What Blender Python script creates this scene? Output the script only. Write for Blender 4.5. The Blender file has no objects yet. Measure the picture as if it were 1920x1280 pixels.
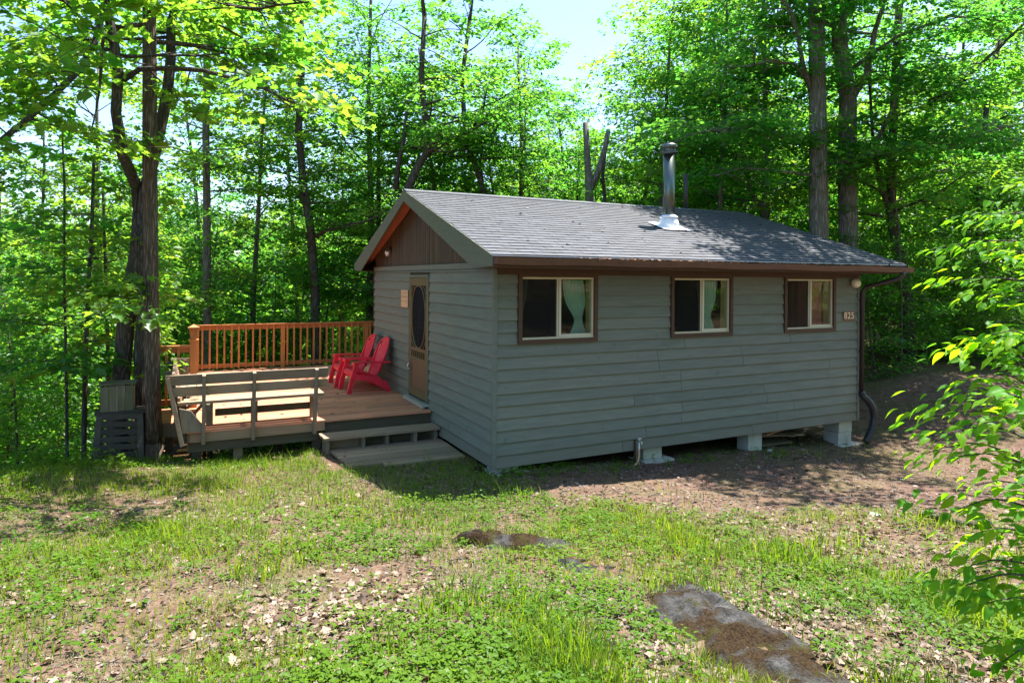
import bpy, bmesh, math, random
import numpy as np
from mathutils import Vector, Matrix, Euler

# ------------------------------------------------------------------ camera, sky, sun, exposure
sc = bpy.context.scene
COL = sc.collection
TH, ROLL = 1.1096, 0.0072
CAM = Vector((-3.596, -7.725, 2.467))
FWD = Vector((math.cos(TH), math.sin(TH), 0)); RGT = Vector((math.sin(TH), -math.cos(TH), 0)); UP = Vector((0, 0, 1))
xc = RGT * math.cos(ROLL) + UP * math.sin(ROLL); yc = UP * math.cos(ROLL) - RGT * math.sin(ROLL); zc = -FWD
cam_d = bpy.data.cameras.new('camera'); cam = bpy.data.objects.new('camera', cam_d); COL.objects.link(cam)
cam.matrix_world = Matrix(((xc.x, yc.x, zc.x, CAM.x), (xc.y, yc.y, zc.y, CAM.y), (xc.z, yc.z, zc.z, CAM.z), (0, 0, 0, 1)))
cam_d.sensor_width = 36; cam_d.lens = 23.103; cam_d.shift_y = -0.0620; cam_d.clip_end = 3000; cam_d.clip_start = 0.05
sc.camera = cam
SUN = Vector((0.40, 0.09, 1.0)).normalized()
w = bpy.data.worlds.new('World'); sc.world = w; w.use_nodes = True
nt = w.node_tree; nt.nodes.clear()
sky = nt.nodes.new('ShaderNodeTexSky'); sky.sky_type = 'NISHITA'; sky.sun_disc = False
sky.sun_elevation = math.asin(SUN.z); sky.sun_rotation = math.atan2(SUN.x, SUN.y)
sky.air_density = 1.0; sky.dust_density = .8; sky.ozone_density = 4.0
bg = nt.nodes.new('ShaderNodeBackground'); bg.inputs[1].default_value = 0.072
wo = nt.nodes.new('ShaderNodeOutputWorld'); nt.links.new(sky.outputs[0], bg.inputs[0]); nt.links.new(bg.outputs[0], wo.inputs[0])
sl = bpy.data.lights.new('sun', 'SUN'); sl.energy = 3.5; sl.angle = math.radians(0.53); sl.color = (1.0, 0.95, 0.86)
so = bpy.data.objects.new('sun', sl); COL.objects.link(so); so.location = (20, 15, 40)
so.rotation_euler = SUN.to_track_quat('Z', 'Y').to_euler()
sc.view_settings.view_transform = 'Standard'; sc.view_settings.look = 'None'; sc.view_settings.gamma = 1.0
sc.view_settings.exposure = 2.48; sc.view_settings.use_curve_mapping = False
sc.render.engine = 'CYCLES'
cy = sc.cycles; cy.max_bounces = 8; cy.diffuse_bounces = 6; cy.glossy_bounces = 3; cy.transmission_bounces = 5; cy.transparent_max_bounces = 8
cy.use_denoising = True; cy.caustics_reflective = False; cy.caustics_refractive = False; cy.sample_clamp_indirect = 6.0
RNG = random.Random(7); NP = np.random.default_rng(11)

# ------------------------------------------------------------------ helpers
def at(px, py, D):
    """world point seen at photo pixel (1920 wide) at D metres in front of the camera"""
    u, v = px - 960, py - 520.95; c, s = math.cos(ROLL), math.sin(ROLL)
    uu, vv = c * u + s * v, -s * u + c * v
    return CAM + (FWD + RGT * (uu / 1232.16) - UP * (vv / 1232.16)) * D

def link(name, me, parent=None, mat=None, loc=None, kind=None):
    o = bpy.data.objects.new(name, me); COL.objects.link(o)
    if mat is not None and len(me.materials) == 0: me.materials.append(mat)
    if parent is not None: o.parent = parent
    if loc is not None: o.location = loc
    if kind: o['kind'] = kind
    return o
def tag(o, label, cat, group=None, kind=None):
    o['label'] = label; o['category'] = cat
    if group: o['group'] = group
    if kind: o['kind'] = kind
    return o
def thing(name, label, cat, loc=(0, 0, 0), rz=0.0, group=None):
    o = bpy.data.objects.new(name, None); COL.objects.link(o); o.location = loc; o.rotation_euler = (0, 0, rz)
    o.empty_display_size = 0.2
    return tag(o, label, cat, group)

class MB:
    def __init__(s): s.v = []; s.f = []; s.sm = []
    def add(s, vs, fs, smooth=False):
        n = len(s.v); s.v += [tuple(p) for p in vs]; s.f += [tuple(i + n for i in f) for f in fs]; s.sm += [smooth] * len(fs); return s
    def box(s, c, d, rot=None):
        hx, hy, hz = d[0] / 2, d[1] / 2, d[2] / 2
        vs = [Vector((x * hx, y * hy, z * hz)) for z in (-1, 1) for y in (-1, 1) for x in (-1, 1)]
        if rot is not None: R = Euler(rot).to_matrix() if not isinstance(rot, Matrix) else rot; vs = [R @ p for p in vs]
        c = Vector(c)
        return s.add([p + c for p in vs], [(0, 2, 3, 1), (4, 5, 7, 6), (0, 1, 5, 4), (2, 6, 7, 3), (0, 4, 6, 2), (1, 3, 7, 5)])
    def bb(s, a, b): return s.box([(a[i] + b[i]) / 2 for i in range(3)], [abs(b[i] - a[i]) for i in range(3)])
    def prism(s, poly, ax, a, b):
        """polygon (2-D) in the plane across axis ax, from a to b along it"""
        def P(p, t):
            if ax == 0: return (t, p[0], p[1])
            if ax == 1: return (p[0], t, p[1])
            return (p[0], p[1], t)
        n = len(poly); vs = [P(p, a) for p in poly] + [P(p, b) for p in poly]
        return s.add(vs, [tuple(range(n))[::-1], tuple(range(n, 2 * n))] + [(i, (i + 1) % n, n + (i + 1) % n, n + i) for i in range(n)])
    def bar(s, p, q, w_, h_, up=(0, 0, 1)):
        p, q = Vector(p), Vector(q); d = (q - p); L = d.length; d.normalize()
        u = Vector(up); sd = d.cross(u)
        if sd.length < 1e-4: sd = d.cross(Vector((1, 0, 0)))
        sd.normalize(); uu = sd.cross(d)
        R = Matrix((d, sd, uu)).transposed()
        return s.box((p + q) / 2, (L, w_, h_), R)
    def tube(s, pts, rad, n=8, cap=True):
        pts = [Vector(p) for p in pts]
        if not hasattr(rad, '__len__'): rad = [rad] * len(pts)
        vs = []; fs = []; ref = None
        for i, p in enumerate(pts):
            t = (pts[min(i + 1, len(pts) - 1)] - pts[max(i - 1, 0)]).normalized()
            if ref is None:
                ref = t.cross(Vector((0.31, 0.77, 0.2)))
                if ref.length < .1: ref = t.cross(Vector((1, 0, 0)))
            ref = (ref - t * ref.dot(t)).normalized(); b = t.cross(ref)
            for k in range(n):
                a = 2 * math.pi * k / n; vs.append(p + (ref * math.cos(a) + b * math.sin(a)) * rad[i])
        for i in range(len(pts) - 1):
            for k in range(n):
                k2 = (k + 1) % n; fs.append((i * n + k, i * n + k2, (i + 1) * n + k2, (i + 1) * n + k))
        if cap:
            fs.append(tuple(range(n))[::-1]); fs.append(tuple((len(pts) - 1) * n + k for k in range(n)))
        return s.add(vs, fs, True)
    def lathe(s, prof, c, n=16):
        """profile [(r,z)] turned round the z axis at c"""
        return s.tube_rings([[(c[0] + r * math.cos(2 * math.pi * k / n), c[1] + r * math.sin(2 * math.pi * k / n), c[2] + z) for k in range(n)] for r, z in prof])
    def tube_rings(s, rings, smooth=True):
        n = len(rings[0]); vs = [p for r in rings for p in r]; fs = []
        for i in range(len(rings) - 1):
            for k in range(n): k2 = (k + 1) % n; fs.append((i * n + k, i * n + k2, (i + 1) * n + k2, (i + 1) * n + k))
        fs.append(tuple(range(n))[::-1]); fs.append(tuple((len(rings) - 1) * n + k for k in range(n)))
        return s.add(vs, fs, smooth)
    def mesh(s, name):
        me = bpy.data.meshes.new(name); me.from_pydata(s.v, [], s.f)
        if any(s.sm): me.polygons.foreach_set('use_smooth', s.sm)
        return me
    def build(s, name, mat, parent=None, loc=None, kind=None): return link(name, s.mesh(name), parent, mat, loc, kind)

def np_mesh(name, V, F, mat, smooth=False, tint=None):
    """V (n,3), F (m,k) index array -> mesh, with an optional per-face 'tint'"""
    me = bpy.data.meshes.new(name); V = np.asarray(V, np.float32); F = np.asarray(F, np.int32); m, k = F.shape
    me.vertices.add(len(V)); me.vertices.foreach_set('co', V.ravel())
    me.loops.add(m * k); me.loops.foreach_set('vertex_index', F.ravel())
    me.polygons.add(m); me.polygons.foreach_set('loop_start', np.arange(0, m * k, k, dtype=np.int32))
    if smooth: me.polygons.foreach_set('use_smooth', np.ones(m, bool))
    if tint is not None:
        a = me.attributes.new('tint', 'FLOAT', 'FACE'); a.data.foreach_set('value', np.asarray(tint, np.float32))
    me.update(calc_edges=True); me.materials.append(mat); return me

def vnoise(x, y, seed=0):
    x = np.asarray(x, float); y = np.asarray(y, float)
    xi = np.floor(x).astype(np.int64); yi = np.floor(y).astype(np.int64); fx = x - xi; fy = y - yi
    def h(a, b):
        n = (a * 374761393 + b * 668265263 + seed * 974711) & 0x7fffffff
        n = ((n ^ (n >> 13)) * 1274126177) & 0x7fffffff
        return ((n ^ (n >> 16)) & 0xffff) / 65535.0
    fx = fx * fx * (3 - 2 * fx); fy = fy * fy * (3 - 2 * fy)
    return (h(xi, yi) * (1 - fx) + h(xi + 1, yi) * fx) * (1 - fy) + (h(xi, yi + 1) * (1 - fx) + h(xi + 1, yi + 1) * fx) * fy
def fbm(x, y, seed=0, o=4):
    r = 0; a = .5
    for i in range(o): r = r + a * vnoise(np.asarray(x) * 2 ** i, np.asarray(y) * 2 ** i, seed + i); a *= .5
    return r

# ------------------------------------------------------------------ materials
class NT:
    def __init__(s, name):
        s.m = bpy.data.materials.new(name); s.m.use_nodes = True; s.t = s.m.node_tree; s.t.nodes.clear(); s.out = s.n('OutputMaterial')
    def n(s, ty, **kw):
        nd = s.t.nodes.new('ShaderNode' + ty)
        for k, v in kw.items(): setattr(nd, k, v)
        return nd
    def l(s, a, b): s.t.links.new(a, b)
    def set(s, sock, v):
        if isinstance(v, bpy.types.NodeSocket): s.l(v, sock)
        elif isinstance(v, (tuple, list)) and len(v) == 3 and sock.type == 'RGBA': sock.default_value = (*v, 1)
        else: sock.default_value = v
    def coord(s, kind='Object', scale=(1, 1, 1), rnd=0.0):
        tc = s.n('TexCoord'); mp = s.n('Mapping'); s.l(tc.outputs[kind], mp.inputs[0]); mp.inputs['Scale'].default_value = scale
        if rnd:
            oi = s.n('ObjectInfo'); mu = s.n('Math', operation='MULTIPLY'); s.l(oi.outputs['Random'], mu.inputs[0]); mu.inputs[1].default_value = rnd
            cb = s.n('CombineXYZ'); s.l(mu.outputs[0], cb.inputs[0]); s.l(mu.outputs[0], cb.inputs[1]); s.l(cb.outputs[0], mp.inputs['Location'])
        return mp.outputs[0]
    def noise(s, co, scale, detail=4, rough=.55, dist=0.0):
        n = s.n('TexNoise'); s.l(co, n.inputs['Vector']); n.inputs['Scale'].default_value = scale; n.inputs['Detail'].default_value = detail
        n.inputs['Roughness'].default_value = rough; n.inputs['Distortion'].default_value = dist; return n.outputs[0]
    def ramp(s, f, stops):
        r = s.n('ValToRGB'); s.l(f, r.inputs[0]); e = r.color_ramp.elements
        while len(e) < len(stops): e.new(.5)
        for i, (p, c) in enumerate(stops):
            e[i].position = p; e[i].color = (*c, 1) if hasattr(c, '__len__') else (c, c, c, 1)
        return r.outputs[0]
    def mix(s, f, a, b, mode='MIX'):
        m = s.n('Mix', data_type='RGBA', blend_type=mode); s.set(m.inputs[0], f); s.set(m.inputs[6], a); s.set(m.inputs[7], b); return m.outputs[2]
    def rnd(s): return s.n('ObjectInfo').outputs['Random']
    def bump(s, h, strength=.3, dist=.01):
        b = s.n('Bump'); s.l(h, b.inputs['Height']); b.inputs['Strength'].default_value = strength; b.inputs['Distance'].default_value = dist; return b.outputs[0]
    def pbr(s, col, rough=.6, bump=None, spec=.4, metal=0.0):
        p = s.n('BsdfPrincipled'); s.set(p.inputs['Base Color'], col); s.set(p.inputs['Roughness'], rough)
        p.inputs['Specular IOR Level'].default_value = spec; p.inputs['Metallic'].default_value = metal
        if bump is not None: s.l(bump, p.inputs['Normal'])
        s.l(p.outputs[0], s.out.inputs[0]); return s.m

def tone(c, k): return tuple(min(1, x * k) for x in c)
def wood(name, base, grain='x', vary=.35, rough=.65, weather=None, fine=1.0):
    t = NT(name); sc_ = {'x': (1.2, 14, 14), 'y': (14, 1.2, 14), 'z': (14, 14, 1.2)}[grain]
    co = t.coord('Object', sc_, rnd=37.0); n1 = t.noise(co, 2.2 * fine, 6, .62, .8); n2 = t.noise(t.coord('Object', (1, 1, 1), 19.0), 1.6, 3)
    c = t.ramp(n1, [(.25, tone(base, 1 - vary)), (.5, base), (.78, tone(base, 1 + vary * .8))])
    if weather: c = t.mix(t.ramp(n2, [(.35, 0.0), (.72, 1.0)]), c, weather)
    k = t.ramp(t.rnd(), [(0, 1 - vary * .55), (1, 1 + vary * .35)])
    c = t.mix(1.0, c, k, 'MULTIPLY')
    return t.pbr(c, rough, t.bump(n1, .35, .004), .3)
def paint(name, base, vary=.12, rough=.55, dirt=None, sc1=3.0, metal=0.0, spec=.4, bumpk=.08):
    t = NT(name); co = t.coord('Object', (1, 1, 1), 23.0); n1 = t.noise(co, sc1, 5, .6); n2 = t.noise(co, sc1 * 9, 4, .6)
    c = t.ramp(n1, [(.3, tone(base, 1 - vary)), (.7, tone(base, 1 + vary))])
    if dirt: c = t.mix(t.ramp(n2, [(.5, 0.0), (.8, .75)]), c, dirt)
    return t.pbr(c, rough, t.bump(n2, bumpk, .003), spec, metal)

def siding_mat():
    t = NT('grey_green_siding_stain'); co = t.coord('Object', (.8, 9, 9), 31.0)
    g = t.noise(co, 3.0, 6, .65, .6); big = t.noise(t.coord('Object', (1, 1, 1), 11.0), 1.3, 4); kn = t.noise(t.coord('Object', (3, 3, 3), 9.0), 2.6, 2)
    c = t.ramp(g, [(.25, (.120, .134, .114)), (.55, (.160, .175, .150)), (.8, (.204, .218, .188))])
    c = t.mix(t.ramp(big, [(.4, 0.0), (.75, .45)]), c, (.18, .172, .15))
    c = t.mix(t.ramp(kn, [(.68, 0.0), (.74, .5)]), c, (.09, .095, .08))
    c = t.mix(1.0, c, t.ramp(t.rnd(), [(0, (.92, .93, .94)), (1, (1.06, 1.05, 1.03))]), 'MULTIPLY')
    ge = t.n('NewGeometry'); sp = t.n('SeparateXYZ'); t.l(ge.outputs['Position'], sp.inputs[0]); ad = t.n('Math', operation='MULTIPLY_ADD'); t.l(big, ad.inputs[0]); ad.inputs[1].default_value = .5; t.l(sp.outputs[2], ad.inputs[2])
    c = t.mix(t.ramp(ad.outputs[0], [(.28, .55), (.55, 0.0)]), c, (.15, .125, .095))
    return t.pbr(c, .72, t.bump(g, .3, .004), .25)
def shingle_mat():
    t = NT('asphalt_shingle_granules'); co = t.coord('Object', (1, 1, 1), 41.0); g = t.noise(co, 260, 2, .7); b = t.noise(t.coord('Object', (1, 1, 1), 17.0), 2.4, 4)
    c = t.ramp(g, [(.3, (.026, .029, .038)), (.5, (.050, .054, .068)), (.72, (.09, .095, .115))])
    c = t.mix(t.ramp(b, [(.4, 0.0), (.75, .5)]), c, (.065, .066, .07))
    c = t.mix(1.0, c, t.ramp(t.rnd(), [(0, .8), (1, 1.18)]), 'MULTIPLY')
    return t.pbr(c, .78, t.bump(g, .5, .003), .45)
def leaf_mat(name, dark, light, tr_dark, tr_light, trans=.5, gloss=.05):
    t = NT(name); a = t.n('Attribute'); a.attribute_name = 'tint'; f = a.outputs['Fac']
    oi = t.rnd(); k = t.ramp(oi, [(0, (.62, .84, 1.0)), (.5, (1, 1, 1)), (1, (1.3, 1.06, .85))])
    d = t.n('BsdfDiffuse'); t.l(t.mix(1.0, t.ramp(f, [(0, dark), (1, light)]), k, 'MULTIPLY'), d.inputs[0])
    r = t.n('BsdfTranslucent'); t.l(t.mix(1.0, t.ramp(f, [(0, tr_dark), (1, tr_light)]), k, 'MULTIPLY'), r.inputs[0])
    m = t.n('MixShader'); m.inputs[0].default_value = trans; t.l(d.outputs[0], m.inputs[1]); t.l(r.outputs[0], m.inputs[2])
    g = t.n('BsdfGlossy'); g.inputs['Roughness'].default_value = .42; g.inputs[0].default_value = (.9, .95, 1, 1)
    m2 = t.n('MixShader'); m2.inputs[0].default_value = gloss; t.l(m.outputs[0], m2.inputs[1]); t.l(g.outputs[0], m2.inputs[2]); t.l(m2.outputs[0], t.out.inputs[0])
    return t.m
def bark_mat(name, lo, hi, moss=(.10, .12, .05), sc1=1.0):
    t = NT(name); co = t.coord('Object', (16 * sc1, 16 * sc1, 3 * sc1), 0)
    v = t.n('TexVoronoi', feature='DISTANCE_TO_EDGE'); cc = t.coord('Object', (30 * sc1, 30 * sc1, 3.2 * sc1)); dn = t.n('TexNoise'); t.l(cc, dn.inputs['Vector']); dn.inputs['Scale'].default_value = .8; dn.inputs['Detail'].default_value = 4; vm = t.n('Vector' + 'Math', operation='MULTIPLY_ADD'); t.l(dn.outputs[1], vm.inputs[0]); vm.inputs[1].default_value = (2.2, 2.2, 2.2); t.l(cc, vm.inputs[2]); t.l(vm.outputs[0], v.inputs['Vector']); v.inputs['Scale'].default_value = 1.0
    n1 = t.noise(co, 1.2, 6, .65, 1.2); n2 = t.noise(t.coord('Object', (1, 1, 1)), 1.1, 4)
    h = t.ramp(v.outputs['Distance'], [(0, 0.0), (.3, 1.0)])
    hh = t.mix(.55, h, n1)
    c = t.ramp(hh, [(.15, tone(lo, .5)), (.45, lo), (.8, hi)])
    c = t.mix(t.ramp(n2, [(.5, 0.0), (.72, .55)]), c, moss)
    return t.pbr(c, .9, t.bump(hh, .9, .03), .15)
def glass_mat():
    t = NT('window_glass'); tr = t.n('BsdfTransparent'); tr.inputs[0].default_value = (.82, .9, .86, 1)
    g = t.n('BsdfGlossy'); g.inputs['Roughness'].default_value = .02; lw = t.n('LayerWeight'); lw.inputs[0].default_value = .5; pw_ = t.n('Math', operation='POWER'); t.l(lw.outputs['Facing'], pw_.inputs[0]); pw_.inputs[1].default_value = 4.0; fr = t.n('Math', operation='MULTIPLY_ADD'); t.l(pw_.outputs[0], fr.inputs[0]); fr.inputs[1].default_value = .8; fr.inputs[2].default_value = .05
    m = t.n('MixShader'); t.l(fr.outputs[0], m.inputs[0]); t.l(tr.outputs[0], m.inputs[1]); t.l(g.outputs[0], m.inputs[2]); t.l(m.outputs[0], t.out.inputs[0]); return t.m
def screen_mat(name, fac, col):
    t = NT(name); tr = t.n('BsdfTransparent'); d = t.n('BsdfDiffuse'); d.inputs[0].default_value = (*col, 1)
    m = t.n('MixShader'); m.inputs[0].default_value = fac; t.l(tr.outputs[0], m.inputs[1]); t.l(d.outputs[0], m.inputs[2]); t.l(m.outputs[0], t.out.inputs[0]); return t.m
def cloth_mat(name, base):
    t = NT(name); d = t.n('BsdfDiffuse'); d.inputs[0].default_value = (*base, 1); r = t.n('BsdfTranslucent'); r.inputs[0].default_value = (*base, 1)
    m = t.n('MixShader'); m.inputs[0].default_value = .3; t.l(d.outputs[0], m.inputs[1]); t.l(r.outputs[0], m.inputs[2]); t.l(m.outputs[0], t.out.inputs[0]); return t.m

M = {}
M['siding'] = siding_mat(); M['shingle'] = shingle_mat()
M['rake'] = wood('weathered_green_fascia_paint', (.115, .122, .092), 'y', .22, .7)
M['brown'] = wood('dark_brown_stained_trim', (.075, .040, .026), 'x', .3, .6)
M['brownz'] = wood('dark_brown_stained_board', (.085, .052, .032), 'z', .4, .7, (.055, .04, .03))
M['soffit'] = wood('reddish_plywood_soffit', (.30, .105, .055), 'y', .25, .7)
M['gutter'] = paint('brown_gutter_enamel', (.105, .055, .042), .2, .4, (.05, .035, .03))
M['spout'] = paint('dark_downspout_enamel', (.028, .02, .018), .2, .4)
M['cedar'] = wood('new_cedar_railing', (.46, .175, .055), 'z', .25, .55)
M['cedarx'] = wood('new_cedar_rail_boards', (.42, .16, .055), 'x', .25, .55)
M['deck'] = wood('worn_cedar_deck_boards', (.56, .215, .115), 'x', .5, .7, (.46, .225, .14))
M['grey'] = wood('weathered_grey_timber', (.27, .18, .115), 'x', .45, .8, (.26, .205, .155))
M['greyz'] = wood('weathered_grey_post', (.19, .155, .115), 'z', .35, .8)
M['fascia'] = wood('deck_fascia_timber', (.30, .185, .115), 'x', .3, .75, (.22, .17, .12))
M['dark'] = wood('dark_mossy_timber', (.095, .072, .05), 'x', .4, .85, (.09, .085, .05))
M['black'] = wood('blackened_slats', (.052, .044, .036), 'x', .4, .85)
M['boxw'] = wood('weathered_box_boards', (.17, .145, .10), 'z', .4, .85, (.08, .085, .04))
M['frame'] = paint('cream_window_vinyl', (.58, .51, .36), .06, .45, (.5, .42, .3))
M['white'] = paint('white_window_vinyl', (.58, .53, .41), .05, .45)
M['door'] = wood('ochre_screen_door', (.14, .10, .048), 'z', .25, .6)
M['doorl'] = wood('red_brown_door_panel', (.16, .09, .055), 'z', .25, .6)
M['alu'] = paint('aluminium', (.62, .66, .66), .06, .35, None, 3, .7)
M['steel'] = paint('brushed_stainless_pipe', (.13, .15, .135), .05, .3, None, 3, 1.0, .5, .02)
M['galv'] = paint('white_flashing', (.74, .76, .80), .05, .45, None)
M['conc'] = paint('concrete_block', (.40, .39, .35), .15, .9, (.25, .25, .2), 6.0)
M['red'] = paint('red_plastic', (.74, .026, .06), .12, .38, None, 5.0, 0, .5, .02)
M['plastic'] = paint('black_plastic_pipe', (.022, .023, .026), .15, .35)
M['glass'] = glass_mat(); M['screen'] = screen_mat('insect_screen', .42, (.022, .022, .022)); M['doorscreen'] = screen_mat('door_screen', .62, (.03, .032, .035))
M['curtain'] = cloth_mat('pale_green_curtain_cloth', (.62, .74, .68)); M['curtain_r'] = cloth_mat('red_curtain_cloth', (.74, .20, .20)); M['curtain_b'] = cloth_mat('ochre_curtain_cloth', (.42, .26, .08))
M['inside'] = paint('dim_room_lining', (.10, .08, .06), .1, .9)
M['insidew'] = paint('varnished_jamb', (.46, .30, .11), .1, .6)
M['sign'] = wood('pale_wood_sign', (.55, .36, .22), 'y', .2, .7); M['ink'] = paint('dark_sign_paint', (.07, .045, .035), .05, .7)
M['cream'] = paint('cream_number_paint', (.74, .62, .45), .05, .6); M['plaque'] = wood('dark_wood_number_plaque', (.20, .09, .045), 'z', .25, .6)
M['lamp'] = paint('cream_lamp_glass', (.78, .72, .52), .05, .2, None, 3, 0, .6)
M['bark'] = bark_mat('maple_bark', (.13, .115, .095), (.26, .235, .20), (.13, .135, .075))
M['bark_red'] = bark_mat('brown_bark', (.10, .072, .052), (.23, .18, .135), (.12, .11, .075))
M['bark_oak'] = bark_mat('grey_oak_bark', (.16, .145, .125), (.33, .31, .28), (.17, .18, .13), .8)
M['bark_dark'] = bark_mat('dark_wet_bark', (.07, .06, .05), (.15, .135, .115), (.08, .09, .05))
M['bark_snag'] = bark_mat('bare_dead_wood', (.16, .145, .13), (.30, .28, .26), (.2, .19, .17))
M['leaf'] = leaf_mat('maple_leaves', (.020, .115, .014), (.07, .19, .018), (.10, .42, .03), (.34, .55, .04), .63, .02)
M['leaf_b'] = leaf_mat('oak_leaves', (.018, .105, .022), (.045, .165, .025), (.09, .42, .04), (.26, .55, .045), .62, .02)
M['leaf_far'] = leaf_mat('far_leaves', (.026, .12, .02), (.08, .19, .028), (.12, .42, .035), (.34, .56, .045), .63, .02)
M['leaf_near'] = leaf_mat('beech_leaves', (.06, .20, .012), (.13, .29, .02), (.22, .54, .010), (.42, .68, .012), .6, .006)
M['grass'] = leaf_mat('grass_blades', (.045, .13, .012), (.15, .22, .024), (.12, .32, .010), (.34, .44, .015), .45, .008)
M['weed'] = leaf_mat('weed_leaves', (.042, .12, .012), (.11, .19, .02), (.10, .28, .012), (.24, .38, .015), .45, .006)
M['dead'] = leaf_mat('dead_leaves', (.07, .04, .026), (.36, .255, .195), (.12, .06, .02), (.25, .15, .07), .18, .008)
M['thatch'] = leaf_mat('dry_thatch', (.13, .095, .045), (.27, .21, .11), (.10, .08, .02), (.2, .15, .05), .2, .008)

# ------------------------------------------------------------------ ground
GP = np.array([(0, 0, -.07), (2.4, 0, -.2), (4.6, 0, -.28), (6.9, 0, -.43), (7.6, -.6, -.45), (0, 1, -.1), (-1.7, 1.2, -.09), (-1.8, 2.2, -.12), (-2.8, 2.3, -.16), (-3.9, 2.4, -.10),
    (-4.7, 2.8, -.08), (-5.6, 2.5, -.05), (-7.5, 1.8, .0), (-10, 1, .1), (-4.2, 4.2, -.75), (-5.5, 4.6, -1.1), (-7.5, 4.5, -1.3), (-11, 4.5, -1.6), (-2, 4.5, -.7), (-3, 8.5, -2.3), (0, 9, -2.2), (-6, 9, -2.9),
    (-10, 9, -3.6), (0, 3, -.3), (3, 3, -.55), (6, 3, -.5), (3, 6, -1.0), (6, 6, -.7), (3, 9, -2.0), (8, 9, -1.0), (9.6, 1.3, .12), (10.8, .9, .36), (8.4, .4, -.22), (12.5, 3, .35), (11, 5, .05), (13.5, .0, .25), (11, -1.0, .05), (16, 4, .45),
    (9, -2, -.3), (6, -2, -.32), (3.6, -2, -.2), (1.9, -2.4, -.06), (3.5, -3.6, -.02), (5.5, -4, -.05), (0.4, -1.3, -.05), (-1, -2.4, .07), (-.7, -3.4, .17), (-.4, -4.6, .28), (1.2, -5, .2), (3.2, -5.2, .18), (-2.1, -4.7, .42),
    (-4.4, -3.7, .42), (-4.3, -1.5, .24), (-4.5, .5, .04), (-2.4, 0, .0), (-2.2, -1.6, .12), (-3.6, -7.7, .75), (-6.5, -4, .5), (-8, -1, .25), (0, -7.5, .62), (4, -7.5, .5), (-9, -7, .8), (8, -6, .2), (12, -5, .3), (-3.6, -12, 1.1), (6, -12, .9), (-10, -12, 1.1)], float)
def _tps(r2): return np.where(r2 > 1e-9, r2 * np.log(r2 + 1e-12), 0)
_n = len(GP); _A = np.zeros((_n + 3, _n + 3)); _d = ((GP[:, None, :2] - GP[None, :, :2]) ** 2).sum(-1)
_A[:_n, :_n] = _tps(_d) + np.eye(_n) * .25; _A[:_n, _n] = 1; _A[:_n, _n + 1:] = GP[:, :2]; _A[_n:, :_n] = _A[:_n, _n:].T
_W = np.linalg.solve(_A, np.concatenate([GP[:, 2], np.zeros(3)]))
def gz(x, y):
    x = np.asarray(x, float); y = np.asarray(y, float); sh = x.shape; x = x.ravel(); y = y.ravel()
    cx = np.clip(x, -11.5, 16); cy_ = np.clip(y, -12, 9.5); out = np.empty_like(x)
    for i in range(0, len(x), 20000):
        s_ = slice(i, i + 20000); d = (cx[s_, None] - GP[None, :, 0]) ** 2 + (cy_[s_, None] - GP[None, :, 1]) ** 2
        out[s_] = _tps(d) @ _W[:_n] + _W[_n] + _W[_n + 1] * cx[s_] + _W[_n + 2] * cy_[s_]
    # beyond the surveyed patch: a valley behind and to the left, climbing again to a wooded far side
    e = np.hypot(x - cx, y - cy_); back = np.clip((y - 9.5) / 20, 0, 1) + np.clip((-11.5 - x) / 20, 0, 1)
    val = np.clip(back, 0, 1) * -np.minimum(e * .22, 4.0) + np.clip(e - 30, 0, 140) * .13
    val = np.where(x > 16, np.clip((x - 16) * .04, 0, 3) + np.clip(e - 40, 0, 140) * .1, val)
    out = out + val + (fbm(x * 1.3, y * 1.3, 5) - .5) * .09 + (vnoise(x * 6, y * 6, 8) - .5) * .025
    return out.reshape(sh)
def gz1(x, y): return float(gz(np.array([x]), np.array([y]))[0])

def axis(a, b, step, far):
    core = list(np.arange(a, b + 1e-6, step)); s_ = step; lo = []; p = a
    while p > -far: s_ *= 1.22; p -= s_; lo.append(p)
    hi = []; p = b; s_ = step
    while p < far: s_ *= 1.22; p += s_; hi.append(p)
    return np.array(lo[::-1] + core + hi)
gx, gy = axis(-9, 12, .12, 420), axis(-8, 6, .12, 420)
GX, GY = np.meshgrid(gx, gy); GZ = gz(GX, GY)
V = np.stack([GX, GY, GZ], -1).reshape(-1, 3); nx, ny = len(gx), len(gy)
I = np.arange(nx * ny).reshape(ny, nx); F = np.stack([I[:-1, :-1], I[:-1, 1:], I[1:, 1:], I[1:, :-1]], -1).reshape(-1, 4)
def ground_mat():
    t = NT('forest_soil_and_moss'); co = t.coord('Object'); n1 = t.noise(co, .9, 6, .6); n2 = t.noise(co, 9, 5, .65); n3 = t.noise(co, 45, 4, .7); n4 = t.noise(co, .5, 4, .55)
    c = t.ramp(n2, [(.3, (.048, .026, .019)), (.5, (.105, .06, .044)), (.7, (.175, .11, .083))])
    c = t.mix(t.ramp(n3, [(.45, 0.0), (.7, .7)]), c, (.21, .15, .115))
    c = t.mix(t.ramp(n1, [(.46, 0.0), (.62, .45)]), c, (.085, .095, .028))
    c = t.mix(t.ramp(n4, [(.55, 0.0), (.7, .5)]), c, (.13, .075, .055))
    return t.pbr(c, .95, t.bump(t.mix(.5, n2, n3), .8, .05), .1)
M['ground'] = ground_mat()
g = link('ground', np_mesh('ground', V, F, M['ground'], True)); g['kind'] = 'structure'; g['label'] = 'brown earth yard with thin grass falling away to a valley'

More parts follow.
